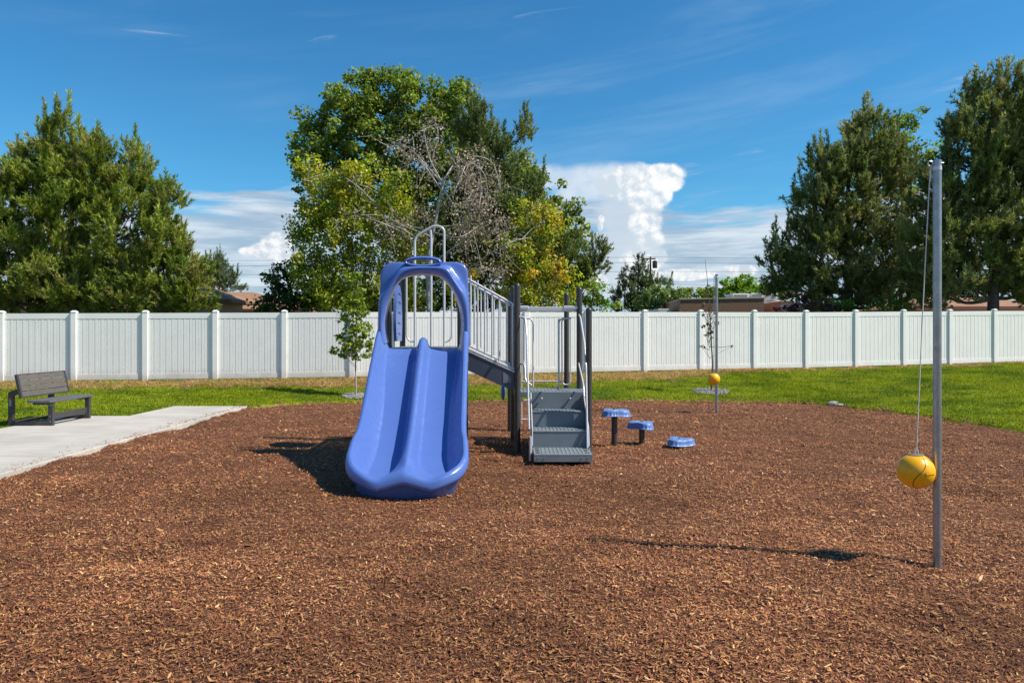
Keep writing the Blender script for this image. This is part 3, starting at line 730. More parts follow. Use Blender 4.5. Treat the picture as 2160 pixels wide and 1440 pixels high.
q = P(1061.5, 826, 12.2); hold(q[0], q[1], q[2], .042, .16, .14)
q = P(1107, 831, 12.05); hold(q[0], q[1], q[2], .07, .10, .035)
# sloping stair bridge between decks, near and far barrier
BXL, BXR = XR + .05, XS0 - .045
def zrail(x): return np.interp(x, [PX(990, DN), PX(1083, DN)], [PZ(579, DN), PZ(643, DN)])
def zbase(x): return np.interp(x, [PX(990, DN), PX(1083, DN)], [PZ(727, DN), PZ(779, DN)])
for d in (DN, DM):
    root = None
    m = MB(); m.tube([(BXL - .06, d, zrail(BXL - .06)), (BXR + .01, d, zrail(BXR + .01))], .0165, 10); m.tube([(BXL - .06, d, zbase(BXL - .06)), (BXR + .01, d, zbase(BXR + .01))], .0165, 10)
    root = m.build('barrier', M_silver, ps, True)
    for px in (992.5, 1007.5, 1022.5, 1038, 1053, 1069, 1081):
        x = PX(px, DN); m = MB(); m.tube([(x, d, zbase(x)), (x, d, zrail(x))], .0125 if px > 993 else .016, 8); m.build('baluster', M_silver, root, True)
    # stringer plate
    x0, x1 = BXL - .06, BXR + .01; y0, y1 = (d - .012, d + .003)
    m = MB(); m.prism([(x0, zbase(x0) - .30), (x0, zbase(x0) - .045), (x1, zbase(x1) - .045), (x1, zbase(x1) - .25), (x1 - .06, zbase(x1) - .28)], y0, y1); m.build('stringer', M_navy, root)
    m = MB(); m.prism([(x0, zbase(x0) - .044), (x0, zbase(x0) - .022), (x1, zbase(x1) - .022), (x1, zbase(x1) - .044)], d - .02, d + .012); m.build('stringer_edge', M_silver, root)
    m = MB(); m.prism([(x1 - .16, .97), (x1 - .05, .97), (x1 - .05, 1.05), (x1 - .16, 1.12)], y0 - .004, y0 - .0005); m.build('sunlit_patch', M_slate, root)  # lighter slate piece stands in for a patch of sunlight on the stringer
    m = MB()
    for k in range(5):
        x = x0 + (x1 - x0) * (k + .5) / 5; m.tube([(x, d - .021, zbase(x) - .033), (x, d - .027, zbase(x) - .033)], .005, 6)
    m.build('bolt', M_bolt, root)
for k in range(3):
    z = 1.455 - .16 * (k + 1); x0 = BXL + .05 + k * .21
    m = MB(); m.box(x0 - .02, x0 + .23, DN + .02, DM - .03, z - .03, z, .004); m.build('bridge_tread', M_slate, ps)
# low barrier from the bridge to slide-deck far post and the side play panel
def side_panel():
    m = MB(); pts = []
    prof = [(9.95, 1.54), (9.90, 1.85), (9.96, 2.15), (10.08, 2.30), (10.2, 2.34), (10.32, 2.28), (10.42, 2.1), (10.46, 1.8), (10.42, 1.54)]
    sp = spline(prof, 5); m.prism([(p[0], p[1]) for p in sp], XL + .045, XL + .085, 'x'); o = m.build('play_panel', M_blue, ps)
    m = MB()
    for z in (1.65, 1.8, 1.95, 2.1, 2.22):
        m.lathe(XL, 0, [(0.0001, 0), (0.0001, 0)], 3) if False else None
        m.box(XL + .085, XL + .102, 10.12, 10.3, z - .010, z + .010, .003)
    m.build('panel_rib', M_blue, o)
side_panel()
# tall arch climber behind the slide deck
dC = 10.72
cl = rail([P(875, 740, dC), P(875, 500, dC), P(917, 475, dC), P(937, 481, dC), P(937, 740, dC)], .019, 'climber_arch', ps, .085)
rail([P(909.5, 740, dC), P(909.5, 500, dC), P(908, 485, dC)], .019, 'centre_bar', cl, .04)
rail([P(857.5, 560, dC), P(857.5, 712, dC), P(866, 720, dC), P(875, 721, dC)], .014, 'grab_loop', cl, .07)
rail([P(953, 580, dC), P(953, 712, dC), P(945, 720, dC), P(937, 721, dC)], .014, 'grab_loop', cl, .07)
rail([P(820, 560, dC + .1), P(857.5, 560, dC)], .012, 'grab_loop', cl, .02)
rail([P(953, 580, dC), P(975, 580, dC + .1)], .012, 'grab_loop', cl, .02)
# legs of the climber behind the slide
rail([P(875, 738, dC), (PX(875, dC), dC + .7, .02)], .019, 'climber_leg', cl, .02); rail([P(937, 738, dC), (PX(937, dC), dC + .7, .02)], .019, 'climber_leg', cl, .02)
m = MB()
for k in range(5): t = (k + 1) / 6; m.tube([(PX(875, dC), dC + .7 * t, 1.4 * (1 - t)), (PX(937, dC), dC + .7 * t, 1.4 * (1 - t))], .014, 8)
m.build('ladder_rung', M_silver, cl, True)

# ------------------------------------------------------------------ stepping pods
def pod(px, pbase, ptop, d, rot, label):
    x = PX(px, d); zt = PZ(ptop, d) - .005
    root = thing('stepping_pod', label, 'stepping pod', (x, d, 0), 'blue stepping pods beside the steps')
    m = MB(); m.lathe(x, d, [(.0435, -.1), (.0435, zt - .05)], 18); m.build('post', M_dark, root, True)
    n = 144; m = MB(); rings = []
    def R(a, k): return (.185 + .030 * math.cos(3 * a) + .008 * math.cos(2 * a)) * k
    prof = [(0.05, -.052), (.80, -.055), (.93, -.088), (1.09, -.088), (1.10, -.082), (1.04, -.074), (1.0, -.035), (.975, -.012), (.92, .0), (.5, .003), (.02, .004)]
    vs = []
    for i, (k, z) in enumerate(prof):
        for j in range(n):
            a = 2 * math.pi * j / n; r = R(a + rot, k)
            if i in (5, 6) and (j % 6 < 3) and math.sin(3 * a + 3 * rot + 1) > -.45: r -= .0055      # flutes
            vs.append((x + r * math.cos(a), d + r * math.sin(a), zt + z + (.006 * math.sin(3 * a + rot) if k > .9 else 0)))
    fs = [(i * n + k, i * n + (k + 1) % n, (i + 1) * n + (k + 1) % n, (i + 1) * n + k) for i in range(len(prof) - 1) for k in range(n)]
    fs += [tuple(range(n))[::-1], tuple((len(prof) - 1) * n + k for k in range(n))]
    m.add(vs, fs); s = m.build('step_top', M_bluepod, root, True, 50)
    m = MB(); m.lathe(x, d, [(.022, zt + .004), (.018, zt + .012)], 10); m.build('bolt', M_black, s)
    m = MB()
    for k in range(6):
        a = 2 * math.pi * k / 6 + rot; m.lathe(x + .10 * math.cos(a), d + .10 * math.sin(a), [(.012, zt + .003), (.009, zt + .008)], 8)
    m.build('grip_studs', M_bluepod, s)
pod(1296, 941, 863, 10.35, .3, 'tallest blue stepping pod on a dark post, next to the steps')
pod(1354, 937, 889, 10.55, 1.3, 'middle height blue stepping pod between the tallest and the lowest')
pod(1433, 946, 924, 10.25, 2.3, 'lowest blue stepping pod, almost on the mulch, farthest right')

# ------------------------------------------------------------------ tether balls
def tether(px, pyb, pyt, pr, ball_px, ball_py, br, d, lab_p, lab_b, marks):
    x = PX(px, d); zt = PZ(pyt, d)
    root = thing('tetherball_pole', lab_p, 'pole', (x, d, 0), 'tetherball poles in the mulch')
    zj = PZ(703 + (855 - 703) * 5.11 / d if d > 6 else 855, d)
    m = MB(); m.lathe(x, d, [(pr + .0012, -.1), (pr + .0012, zj)], 24); m.build('ground_sleeve', M_galv, root, True)
    m = MB(); m.lathe(x, d, [(pr, zj + .0005), (pr, zt - .002), (pr * .9, zt)], 24); m.build('pole_tube', M_galv, root, True)
    m = MB(); m.lathe(x, d, [(pr + .002, zt - .075), (pr + .002, zt - .045)], 24); m.build('collar', M_silver, root, True)
    m = MB(); e = (x - pr - .022, d, zt - .025)
    m.tube([(x + pr + .018, d, zt - .02), (x - pr - .004, d, zt - .02)], .005, 8)
    m.tube([(e[0] + .018 * math.cos(a), d, e[2] + .018 * math.sin(a)) for a in np.linspace(0, 2 * math.pi, 17)], .004, 6); m.build('eye_bolt', M_bolt, root, True)
    # ball with cord
    c = Vector(P(ball_px, ball_py, d - .01)); br_ = br
    b = thing('tetherball', lab_b, 'ball', c, 'yellow tetherballs hanging on cords')
    m = MB(); m.lathe(c.x, c.y, [(br_ * math.sin(a) + .0002, c.z - br_ * math.cos(a)) for a in np.linspace(.02, math.pi - .02, 30)], 40); m.build('ball_skin', M_yellow, b, True)
    m = MB(); m.lathe(c.x, c.y, [((br_ + .0025) * math.sin(a), c.z + (br_ + .0025) * math.cos(a)) for a in np.linspace(.42, .02, 8)], 30); m.build('top_recess', mat('grey_rubber', (.16, .13, .12), .6), b, True)
    top = Vector((c.x + .004, c.y, c.z + br_))
    m = MB(); m.tube([top + Vector((.012 * math.cos(a), 0, .012 + .020 * math.sin(a))) for a in np.linspace(0, 2 * math.pi, 15)], .0035, 6)
    m.build('loop', M_rope, b, True)
    m = MB(); m.tube([top + Vector((0, 0, .03)), top.lerp(Vector(e), .5) + Vector((-.004, 0, 0)), Vector(e) + Vector((0, 0, -.018))], .0035 if marks else .006, 6)
    m.tube([Vector(e) + Vector((.006, 0, -.01)), Vector(e) + Vector((.001, 0, -.13))], .004, 6); m.build('cord', M_rope, b, True)
    if marks:
        def sp(u, v, k=1.006):   # u,v angles: right, up as seen from the camera
            return c + Vector((math.sin(u) * math.cos(v), -math.cos(u) * math.cos(v), math.sin(v))) * br_ * k
        m = MB(); m.tube(spline([sp(.15, 1.0), sp(.12, .75), sp(-.02, .35), (sp(-.38, -.05)), sp(-.62, -.4), sp(-.72, -.8), sp(-.4, -1.15)], 8), .0022, 6); m.build('seam', M_black, b, True)
        m = MB(); m.tube(spline([sp(.62, -.95), sp(.95, -.45), sp(1.05, .1), sp(.85, .7), sp(.4, 1.0)], 8), .0014, 6); m.build('seam', M_black, b, True)
        m = MB(); m.tube(spline([sp(.02, .07), sp(-.06, .0), sp(.06, -.06), sp(.0, -.14)], 5), [.002] * 16, 6)
        for k in range(9): m.tube([sp(.16 + k * .055, -.03), sp(.16 + k * .055, -.03 - .035 * (1 + (k % 3 == 1) * .6))], .0011, 5); m.tube([sp(.16 + k * .055, -.03 - .02 * (k % 2)), sp(.19 + k * .055, -.035 - .02 * (k % 2))], .0009, 5)
        m.build('printed_mark', M_black, b, True)
tether(1977, 1187, 338, .0275, 1932, 993, .124, 5.11, 'tall bare galvanised steel pole in the near right mulch', 'large yellow ball hanging close beside the near right pole', True)
tether(1511.5, 872, 578, .0275, 1505.5, 799, .125, 14.6, 'distant slim galvanised pole at the far edge of the mulch', 'small looking yellow ball in front of the distant pole near the lawn', False)

# ------------------------------------------------------------------ bench
def bench():
    root = thing('bench', 'dark metal bench with grey slatted backrest on the concrete path', 'bench', (-8.05, 12.4, .10))
    z0 = .101; Y = (11.95, 12.98); 
    for y in Y:
        y0, y1 = y, y + .06
        m = MB(); m.prism([(-8.47, z0), (-8.39, z0), (-8.39, .60), (-8.24, .66), (-8.20, .64), (-8.20, .71), (-8.27, .735), (-8.47, .66)], y0, y1); m.build('rear_post', M_benchf, root)
        m = MB(); m.box(-8.389, -7.80, y0 + .001, y1 - .001, z0, z0 + .065, .004); m.build('foot_rail', M_benchf, root)
        m = MB(); m.box(-7.80, -7.72, y0, y1, z0, .49, .004); m.build('leg', M_benchf, root)
        m = MB(); m.box(-8.06, -7.805, y0 + .002, y1 - .002, .45, .49, .004); m.build('seat_bracket', M_benchf, root)
        m = MB()
        for zz in (.17, .26): m.tube([(-7.76, y0 - .003, zz), (-7.76, y0 + .004, zz)], .008, 8)
        m.build('bolt', M_bolt, root)
    m = MB()
    for k in range(3): m.box(-8.10 + k * .135, -7.972 + k * .135, 11.86, 13.10, .49, .53, .006)
    m.build('seat', M_seat, root)
    m = MB(); m.box(-7.775, -7.75, 12.01, 12.98, .20, .30, .004); m.build('stretcher', M_benchf, root)
    m = MB(); m.box(-8.45, -8.41, 12.01, 12.98, .12, .17, .004); m.build('rear_stretcher', M_benchf, root)
    # tilted back: boards
    def bp(s, o): # s up the slope, o towards front (+x)
        a = math.radians(12); return (-8.17 - math.sin(a) * s + math.cos(a) * o, .585 + math.cos(a) * s + math.sin(a) * o)
    def plate(m, s0, s1, o0, o1, y0, y1):
        A, B, Cc, D = bp(s0, o0), bp(s0, o1), bp(s1, o1), bp(s1, o0)
        m.prism([A, B, Cc, D], y0, y1)
    m = MB()
    for k in range(4): plate(m, .008 + k * .092, .008 + k * .092 + .083, 0, .022, 11.845, 13.055)
    m.build('backrest', M_plank, root)
    m = MB()
    for (y0, y1) in ((11.80, 11.843), (13.057, 13.085)): plate(m, -.012, .388, -.012, .03, y0, y1)
    plate(m, -.012, .004, -.01, .028, 11.8432, 13.0568); plate(m, .374, .388, -.01, .028, 11.8432, 13.0568)
    for y in (12.1, 12.4, 12.7): plate(m, .005, .373, -.016, -.002, y, y + .03)
    m.build('back_frame', M_benchf, root)
    m = MB(); m.box(-8.455, -8.405, 11.945, 11.949, .555, .567); m.build('red_label', M_red, root)
    m = MB()
    for k in range(7): m.box(-8.452, -8.452 + .03 + .008 * (k % 3), 11.9455, 11.949, .535 - k * .017, .541 - k * .017)
    m.build('printed_lines', M_whitest, root)
    m = MB(); m.box(-7.785, -7.735, 11.944, 11.949, .435, .455); m.build('green_label', M_green, root)
bench()

# ------------------------------------------------------------------ trees
def orth(n):
    a = np.where(np.abs(n[:, 2:3]) < .9, np.array([[0, 0, 1.0]]), np.array([[1.0, 0, 0]])); t = np.cross(n, a); t /= np.linalg.norm(t, axis=1)[:, None]; return t, np.cross(n, t)
def rdir(n):
    v = rng.normal(size=(n, 3)); return v / np.linalg.norm(v, axis=1)[:, None]
def lobes3(L, d):
    out = []
    for l in L:
        px, py, rx, ry = l[:4]; dd = d + (l[4] if len(l) > 4 else 0); s = dd / F
        out.append((np.array(P(px, py, dd)), np.array([rx * s, (rx + ry) * .5 * s * .95, ry * s])))
    return out
def clump_pts(L3, n, shell=(.62, 1.0), inner=.28):
    area = np.array([r[0] * r[2] for c, r in L3]); area = area / area.sum(); pts = []; nrm = []; rad = []
    for (c, r), a in zip(L3, area):
        k = int(n * a * 1.9) + 2; v = rdir(k); rr = np.where(rng.random(k) < inner, rng.uniform(.2, .6, k), rng.uniform(shell[0] ** 3, 1, k) ** (1 / 3))
        rr = rr * (1 + .16 * np.sin(v[:, 0] * 7 + c[0] * 3) * np.cos(v[:, 2] * 6 + c[2]))
        p = c + v * r * rr[:, None]; keep = np.ones(k, bool)
        for (c2, r2) in L3:
            if c2 is c: continue
            q = np.linalg.norm((p - c2) / r2, axis=1); keep &= (q > .62) | (rng.random(k) < .12)
        pts.append(p[keep]); nrm.append(v[keep])
    p = np.concatenate(pts); nn = np.concatenate(nrm)
    if len(p) > n: i = rng.choice(len(p), n, replace=False); p, nn = p[i], nn[i]
    return p, nn
def leaf_quads(pos, nrm, size, ratio=.62):
    n = len(pos); t, b = orth(nrm); a = rng.random(n) * 2 * np.pi; t2 = t * np.cos(a)[:, None] + b * np.sin(a)[:, None]; b2 = np.cross(nrm, t2)
    L = size[:, None]; W = L * ratio
    V = np.stack([pos - t2 * L * .5, pos + b2 * W * .5 + nrm * L * .08, pos + t2 * L * .5, pos - b2 * W * .5 + nrm * L * .08], 1).reshape(-1, 3)
    return V, np.arange(n * 4).reshape(-1, 4)
def leafy(L3, n_cl, per, rc, size, cols, droop=0.0, zmin=.3, flat=.7):
    cp, cn = clump_pts(L3, n_cl); k = len(cp)
    cr = rng.uniform(.55, 1.3, k) * rc; idx = np.repeat(np.arange(k), per); n = len(idx)
    v = rdir(n); v[:, 2] *= flat; r = rng.random(n) ** .45
    p = cp[idx] + v * (cr[idx] * r)[:, None]; p[:, 2] -= droop * rng.random(n) ** 2 * cr[idx]
    nr = v * .5 + rdir(n) * .8 + np.array([.15, -.05, .45]); nr /= np.linalg.norm(nr, axis=1)[:, None]
    ok = p[:, 2] > zmin; p = p[ok]; nr = nr[ok]; idx = idx[ok]; n = len(p)
    V, Fq = leaf_quads(p, nr, rng.uniform(.6, 1.3, n) * size)
    cols = np.array(cols); ci = rng.integers(0, len(cols), k); base = cols[ci] * rng.uniform(.75, 1.25, (k, 1))
    col = base[idx] * rng.uniform(.8, 1.2, (n, 1))
    return V, Fq, np.repeat(col, 4, 0), cp
def piney(L3, n_cl, per, rc, slen, cols, zmin=.5, upb=.75, needles=30):
    """clumps of upright bottlebrush shoots"""
    cp, cn = clump_pts(L3, n_cl, (.55, 1)); k = len(cp); idx = np.repeat(np.arange(k), per); n = len(idx)
    v = rdir(n); base = cp[idx] + v * (rng.random(n) ** .5 * rc)[:, None] * np.array([1, 1, .7])
    ld = np.where((cn[:, 2] > -.1) & (rng.random(k) < .30))[0]; nst = 5; li = np.repeat(ld, nst); hh = np.tile(np.arange(nst), len(ld))
    lb = cp[li] + cn[li] * .25 + np.stack([rng.normal(0, .06, len(li)) * (1.3 - hh * .25), rng.normal(0, .06, len(li)) * (1.3 - hh * .25), hh * slen * .36], 1)
    base = np.concatenate([base, lb]); idx = np.concatenate([idx, li]); n = len(idx); isl = np.arange(n) >= n - len(li)
    ax = cn[idx] * .55 + rdir(n) * .5 + np.array([0, 0, upb]); ax /= np.linalg.norm(ax, axis=1)[:, None]
    ax = np.where(isl[:, None], ax * .35 + np.array([0, 0, 1.2]), ax); ax /= np.linalg.norm(ax, axis=1)[:, None]
    ok = base[:, 2] > zmin; base = base[ok]; ax = ax[ok]; idx = idx[ok]; n = len(base)
    L = rng.uniform(.6, 1.35, n) * slen; t, b = orth(ax)
    m = needles; s = np.repeat(np.arange(n), m); N = len(s)
    u = rng.random(N); a = rng.random(N) * 2 * np.pi; rad = t[s] * np.cos(a)[:, None] + b[s] * np.sin(a)[:, None]
    root = base[s] + ax[s] * (u * L[s])[:, None]
    nd = ax[s] * .85 + rad * (1.0 - .45 * u)[:, None]; nd /= np.linalg.norm(nd, axis=1)[:, None]
    nl = slen * rng.uniform(.28, .46, N); side = np.cross(nd, rdir(N)); side /= np.linalg.norm(side, axis=1)[:, None]; w = slen * .047
    V = np.stack([root - side * w, root + side * w, root + nd * nl[:, None] + side * w * .3], 1).reshape(-1, 3)
    cols = np.array(cols); ci = rng.integers(0, len(cols), k); bc = cols[ci] * rng.uniform(.75, 1.2, (k, 1))
    col = bc[idx][s] * rng.uniform(.8, 1.2, (N, 1)) * (.85 + .3 * u)[:, None]
    return V, np.arange(N * 3).reshape(-1, 3), np.repeat(col, 3, 0), cp
def trunk_mb(L3, cp, base, top, r0, ntw=5, low=.25):
    m = MB(); base = np.array(base, float); top = np.array(top, float); H = top - base
    tp = [base + H * t + np.array([.12 * math.sin(5 * t + base[0]), .1 * math.cos(4 * t), 0]) * t for t in np.linspace(0, 1, 9)]
    m.tube([tuple(p) for p in tp], [r0 * (1 - .86 * t) for t in np.linspace(0, 1, 9)], 9)
    for c, r in L3:
        t = np.clip((c[2] - r[2] * .6 - base[2]) / max(H[2], .1), low, .9); a = base + H * t
        mid = (a + c) / 2 + np.array([0, 0, -.12 * np.linalg.norm(c - a)])
        rr = r0 * (1 - .8 * t) * .5
        m.tube(spline([tuple(a), tuple(mid), tuple(c)], 4), list(np.linspace(rr, rr * .3, 9)), 6)
        if len(cp):
            dd = np.linalg.norm((cp - c) / r, axis=1); near = np.where(dd < 1.2)[0]
            for j in rng.choice(near, min(ntw, len(near)), replace=False) if len(near) else []:
                e = cp[j]; q = (c + e) / 2 + rng.normal(0, .15, 3); st_ = c if rng.random() < .6 else mid
                m.tube(spline([tuple(st_), tuple(q), tuple(e)], 3), list(np.linspace(rr * .32, .012, 7)), 5)
    return m
def tree(name, label, cat, L, d, kind, base_px, top_py, r0, cols, dens, leaf=.13, per=26, rc=.5, group='trees beyond the fence', zmin=1.2, droop=0, bark=None, ntw=5, slen=.5, needles=30, upb=.75):
    L3 = lobes3(L, d); gz = .5; base = (PX(base_px, d), d, gz)
    root = thing(name, label, cat, base, group)
    area = sum(r[0] * r[2] for c, r in L3) * math.pi; cols = [tuple(1.42 * v for v in c) for c in cols]
    if kind == 'leaf': V, Fq, col, cp = leafy(L3, int(area * dens * 1.9), int(per * 1.7), rc * .95, leaf, cols, droop, zmin); mt = M_leaf
    else: V, Fq, col, cp = piney(L3, int(area * dens * 1.7), int(per * 1.5), rc, slen, cols, zmin, upb, needles); mt = M_needle
    m = trunk_mb(L3, cp, base, (PX(base_px, d), d, PZ(top_py, d)), r0, ntw); m.build('trunk', bark or M_bark, root, True)
    nmesh('crown', V, Fq, mt, root, False, col); return root

PINE = [(.15, .185, .026), (.18, .21, .034), (.10, .14, .022), (.21, .21, .055)]
PINED = [(.085, .115, .034), (.10, .135, .038), (.13, .15, .038), (.065, .095, .03)]
PINEG = [(.19, .205, .07), (.14, .165, .055), (.24, .235, .085), (.105, .135, .04)]
GREEN = [(.11, .16, .02), (.14, .19, .024), (.085, .12, .018), (.17, .20, .032)]
YEL = [(.24, .26, .02), (.19, .235, .022), (.28, .27, .022), (.13, .18, .02), (.21, .25, .02), (.26, .25, .03)]
LIME = [(.12, .21, .018), (.09, .17, .018), (.15, .24, .022)]
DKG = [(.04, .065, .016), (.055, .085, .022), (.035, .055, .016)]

tree('pine_tree', 'broad bushy pine tree filling the left end above the fence', 'tree',
     [(128, 312, 46, 46), (60, 380, 48, 58), (205, 362, 38, 56), (165, 355, 44, 44), (130, 285, 14, 34), (205, 315, 11, 34), (62, 335, 11, 34), (100, 292, 9, 24), (275, 335, 9, 30), (130, 370, 80, 60), (120, 450, 130, 85), (268, 375, 34, 62), (250, 440, 70, 70), (290, 500, 85, 75), (335, 590, 80, 62), (60, 570, 150, 90), (190, 590, 120, 75), (-70, 480, 110, 120), (-60, 590, 120, 80),
      (352, 425, 20, 40), (375, 520, 30, 40), (405, 590, 30, 62), (345, 470, 30, 40), (10, 420, 60, 60), (120, 625, 120, 44), (300, 640, 100, 34), (20, 640, 110, 40), (210, 645, 90, 26), (400, 640, 50, 22)], 27, 'pine', 155, 315, .22, PINE, 4.6, per=6, rc=.42, zmin=.9, slen=.44, upb=.9)
tree('plane_tree', 'tallest round green leafy tree rising behind the slide', 'tree',
     [(745, 225, 78, 72), (850, 215, 70, 66), (945, 225, 62, 62), (670, 320, 62, 76), (780, 320, 100, 90), (900, 320, 100, 90), (1000, 320, 60, 70), (700, 420, 70, 70), (840, 430, 110, 90), (650, 270, 26, 50), (775, 165, 28, 26), (840, 165, 30, 22),
      (960, 175, 35, 22), (1080, 400, 62, 80), (1120, 390, 34, 66), (960, 480, 110, 110)], 34, 'leaf', 860, 230, .34, GREEN, 4.2, leaf=.20, per=34, rc=.55, zmin=2)
tree('pine_tree', 'dark pine with upright shoots right of centre in the tall tree group', 'tree',
     [(1000, 310, 40, 68), (1020, 390, 65, 85), (1060, 330, 34, 62), (1090, 460, 66, 90), (1098, 300, 13, 38), (1060, 560, 100, 90), (1010, 260, 10, 32), (960, 540, 90, 100), (1180, 560, 60, 60), (1242, 570, 24, 14), (1262, 545, 10, 22)], 30.5, 'pine', 1015, 300, .22, PINED, 4.4, per=6, rc=.42, zmin=.9, slen=.44)
tree('plane_tree', 'narrow green leafy tree at the right edge of the centre group', 'tree',
     [(1192, 425, 38, 46), (1170, 480, 44, 56), (1210, 500, 34, 70), (1195, 570, 50, 60), (1225, 600, 40, 50), (1150, 560, 50, 60)], 32, 'leaf', 1190, 420, .16, GREEN, 2.8, leaf=.19, per=30, rc=.45, zmin=1)
tree('weeping_tree', 'yellowing leafy tree with arching pale branches, left of the slide top', 'tree',
     [(700, 400, 62, 46), (760, 370, 44, 40), (660, 450, 40, 40), (740, 460, 80, 50), (830, 420, 52, 56), (690, 530, 60, 60), (770, 540, 70, 60), (850, 520, 52, 60), (625, 480, 24, 26), (720, 610, 80, 50), (830, 610, 80, 50), (645, 345, 26, 26), (640, 560, 30, 50)],
     27.5, 'leaf', 842, 470, .12, YEL, 6.8, leaf=.14, per=30, rc=.40, droop=1.5, zmin=.9, bark=M_palebark, ntw=3)
tree('weeping_tree', 'yellow orange leafy tree behind the bridge railing, right of the slide', 'tree',
     [(1120, 450, 52, 34), (1160, 470, 40, 40), (1080, 520, 52, 40), (1130, 550, 72, 40), (1185, 590, 40, 36), (1080, 600, 70, 40), (980, 600, 60, 46), (1150, 610, 70, 36)], 28, 'leaf', 1060, 500, .10, YEL + [(.36, .24, .03)], 5.6, leaf=.13, per=30, rc=.38, droop=1.2, zmin=.9, bark=M_palebark, ntw=3)
tree('leafy_shrub', 'low dark green leafy tree at the left foot of the centre group', 'tree',
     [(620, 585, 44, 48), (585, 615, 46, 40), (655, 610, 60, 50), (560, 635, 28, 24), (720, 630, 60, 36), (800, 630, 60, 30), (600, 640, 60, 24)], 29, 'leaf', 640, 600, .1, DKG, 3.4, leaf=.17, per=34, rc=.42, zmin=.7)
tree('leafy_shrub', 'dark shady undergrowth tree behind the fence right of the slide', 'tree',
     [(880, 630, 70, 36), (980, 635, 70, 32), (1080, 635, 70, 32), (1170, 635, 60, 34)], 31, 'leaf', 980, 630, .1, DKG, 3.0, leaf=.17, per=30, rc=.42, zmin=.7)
tree('leafy_shrub', 'light green bush just over the fence, right of the dark posts', 'bush',
     [(1235, 620, 40, 34), (1270, 638, 34, 24), (1205, 640, 30, 24), (1250, 600, 18, 14)], 29.5, 'leaf', 1240, 620, .06, LIME + GREEN, 4.2, leaf=.15, per=30, rc=.34, zmin=.7)
def dead_tree():
    d = 26.9; root = thing('dead_tree', 'bare pale tree with arching twigs and withered tan leaves above the slide', 'tree', (PX(905, d), d, .5), 'trees beyond the fence')
    m = MB(); tips = []
    trunk = [P(905, 665, d), P(903, 560, d), P(912, 500, d), P(922, 450, d), P(935, 385, d), P(940, 372, d)]
    m.tube(spline(trunk, 5), list(np.linspace(.09, .04, 26)), 8)
    B = [((938, 378), (960, 345), (1000, 330), (1040, 345), (1055, 400)), ((938, 378), (975, 340), (1020, 365), (1030, 430)), ((935, 390), (900, 350), (860, 310), (830, 300)), ((935, 390), (905, 330), (895, 262), (920, 262), (925, 300)),
         ((930, 400), (890, 345), (850, 320), (800, 300)), ((925, 440), (960, 400), (985, 350), (990, 440)), ((920, 470), (900, 460), (880, 440)), ((912, 490), (850, 470), (790, 440), (735, 450), (700, 445)), ((912, 500), (860, 480), (800, 455), (740, 455)),
         ((905, 520), (840, 480), (780, 470), (700, 475)), ((860, 495), (790, 465), (740, 460)), ((800, 440), (750, 390), (700, 365), (640, 380)), ((840, 460), (800, 410), (740, 385), (660, 385)), ((912, 490), (970, 500), (1020, 470), (1060, 460)),
         ((920, 480), (980, 470), (1010, 440), (1050, 430)), ((905, 560), (960, 520), (1010, 490), (1060, 490)), ((1000, 560), (1040, 530), (1080, 510), (1120, 500)), ((935, 400), (960, 440), (980, 500), (985, 560)), ((1010, 340), (1015, 400), (1010, 440)), ((960, 345), (985, 375), (1000, 430)),
         ((905, 560), (860, 520), (810, 540), (780, 600)), ((905, 600), (980, 570), (1040, 570), (1045, 590))]
    for b in B:
        dd = d + rng.uniform(-1.4, .9, len(b)); dd[0] = d
        pts = [P(x, y, dk) for (x, y), dk in zip(b, dd)]; sp_ = spline(pts, 6); m.tube(sp_, list(np.linspace(.032, .009, len(sp_))), 6); tips += [np.array(q) for q in sp_[6:]]
        for _ in range(9):
            j = random.randrange(4, len(sp_)); q = np.array(sp_[j]); e = q + np.array([rng.normal(0, .5), rng.normal(0, .4), rng.normal(-.35, .5)]); mid = (q + e) / 2 + np.array([0, 0, .15])
            m.tube([tuple(q), tuple(mid), tuple(e)], [.011, .008, .005], 4); tips += [e, mid]
    m.build('trunk', M_palebark, root, True)
    tips = np.array(tips); tx = tips[:, 0] / tips[:, 1] * F + HX
    w = np.where((tx > 820) & (tx < 1080), 1.0, .25); w /= w.sum()
    idx = rng.choice(len(tips), 5200, p=w); p = tips[idx] + rng.normal(0, .17, (5200, 3)); V, Fq = leaf_quads(p, rdir(5200), rng.uniform(.06, .13, 5200)); 
    col = np.array([(.36, .29, .22), (.44, .36, .28), (.28, .22, .17)])[rng.integers(0, 3, 5200)]
    nmesh('withered_leaves', V, Fq, M_dry, root, False, np.repeat(col, 4, 0))
dead_tree()
tree('pine_tree', 'broad blue green pine left of the tall silver pole at right', 'tree',
     [(1832, 256, 10, 26), (1740, 345, 9, 30), (1800, 290, 9, 26), (1832, 316, 46, 62), (1780, 350, 40, 60), (1740, 380, 34, 50), (1860, 390, 70, 90), (1770, 440, 76, 70), (1710, 470, 40, 60), (1700, 540, 60, 60), (1800, 530, 110, 80), (1880, 540, 80, 80), (1650, 565, 34, 24), (1632, 545, 14, 22), (1690, 610, 60, 30), (1790, 610, 90, 34), (1870, 620, 80, 30), (1655, 600, 34, 16), (1684, 410, 10, 36), (1760, 640, 70, 22), (1850, 642, 80, 22), (1900, 600, 60, 50)],
     30, 'pine', 1790, 300, .24, PINEG + PINED[:3], 4.6, per=6, rc=.44, zmin=1.0, slen=.44)
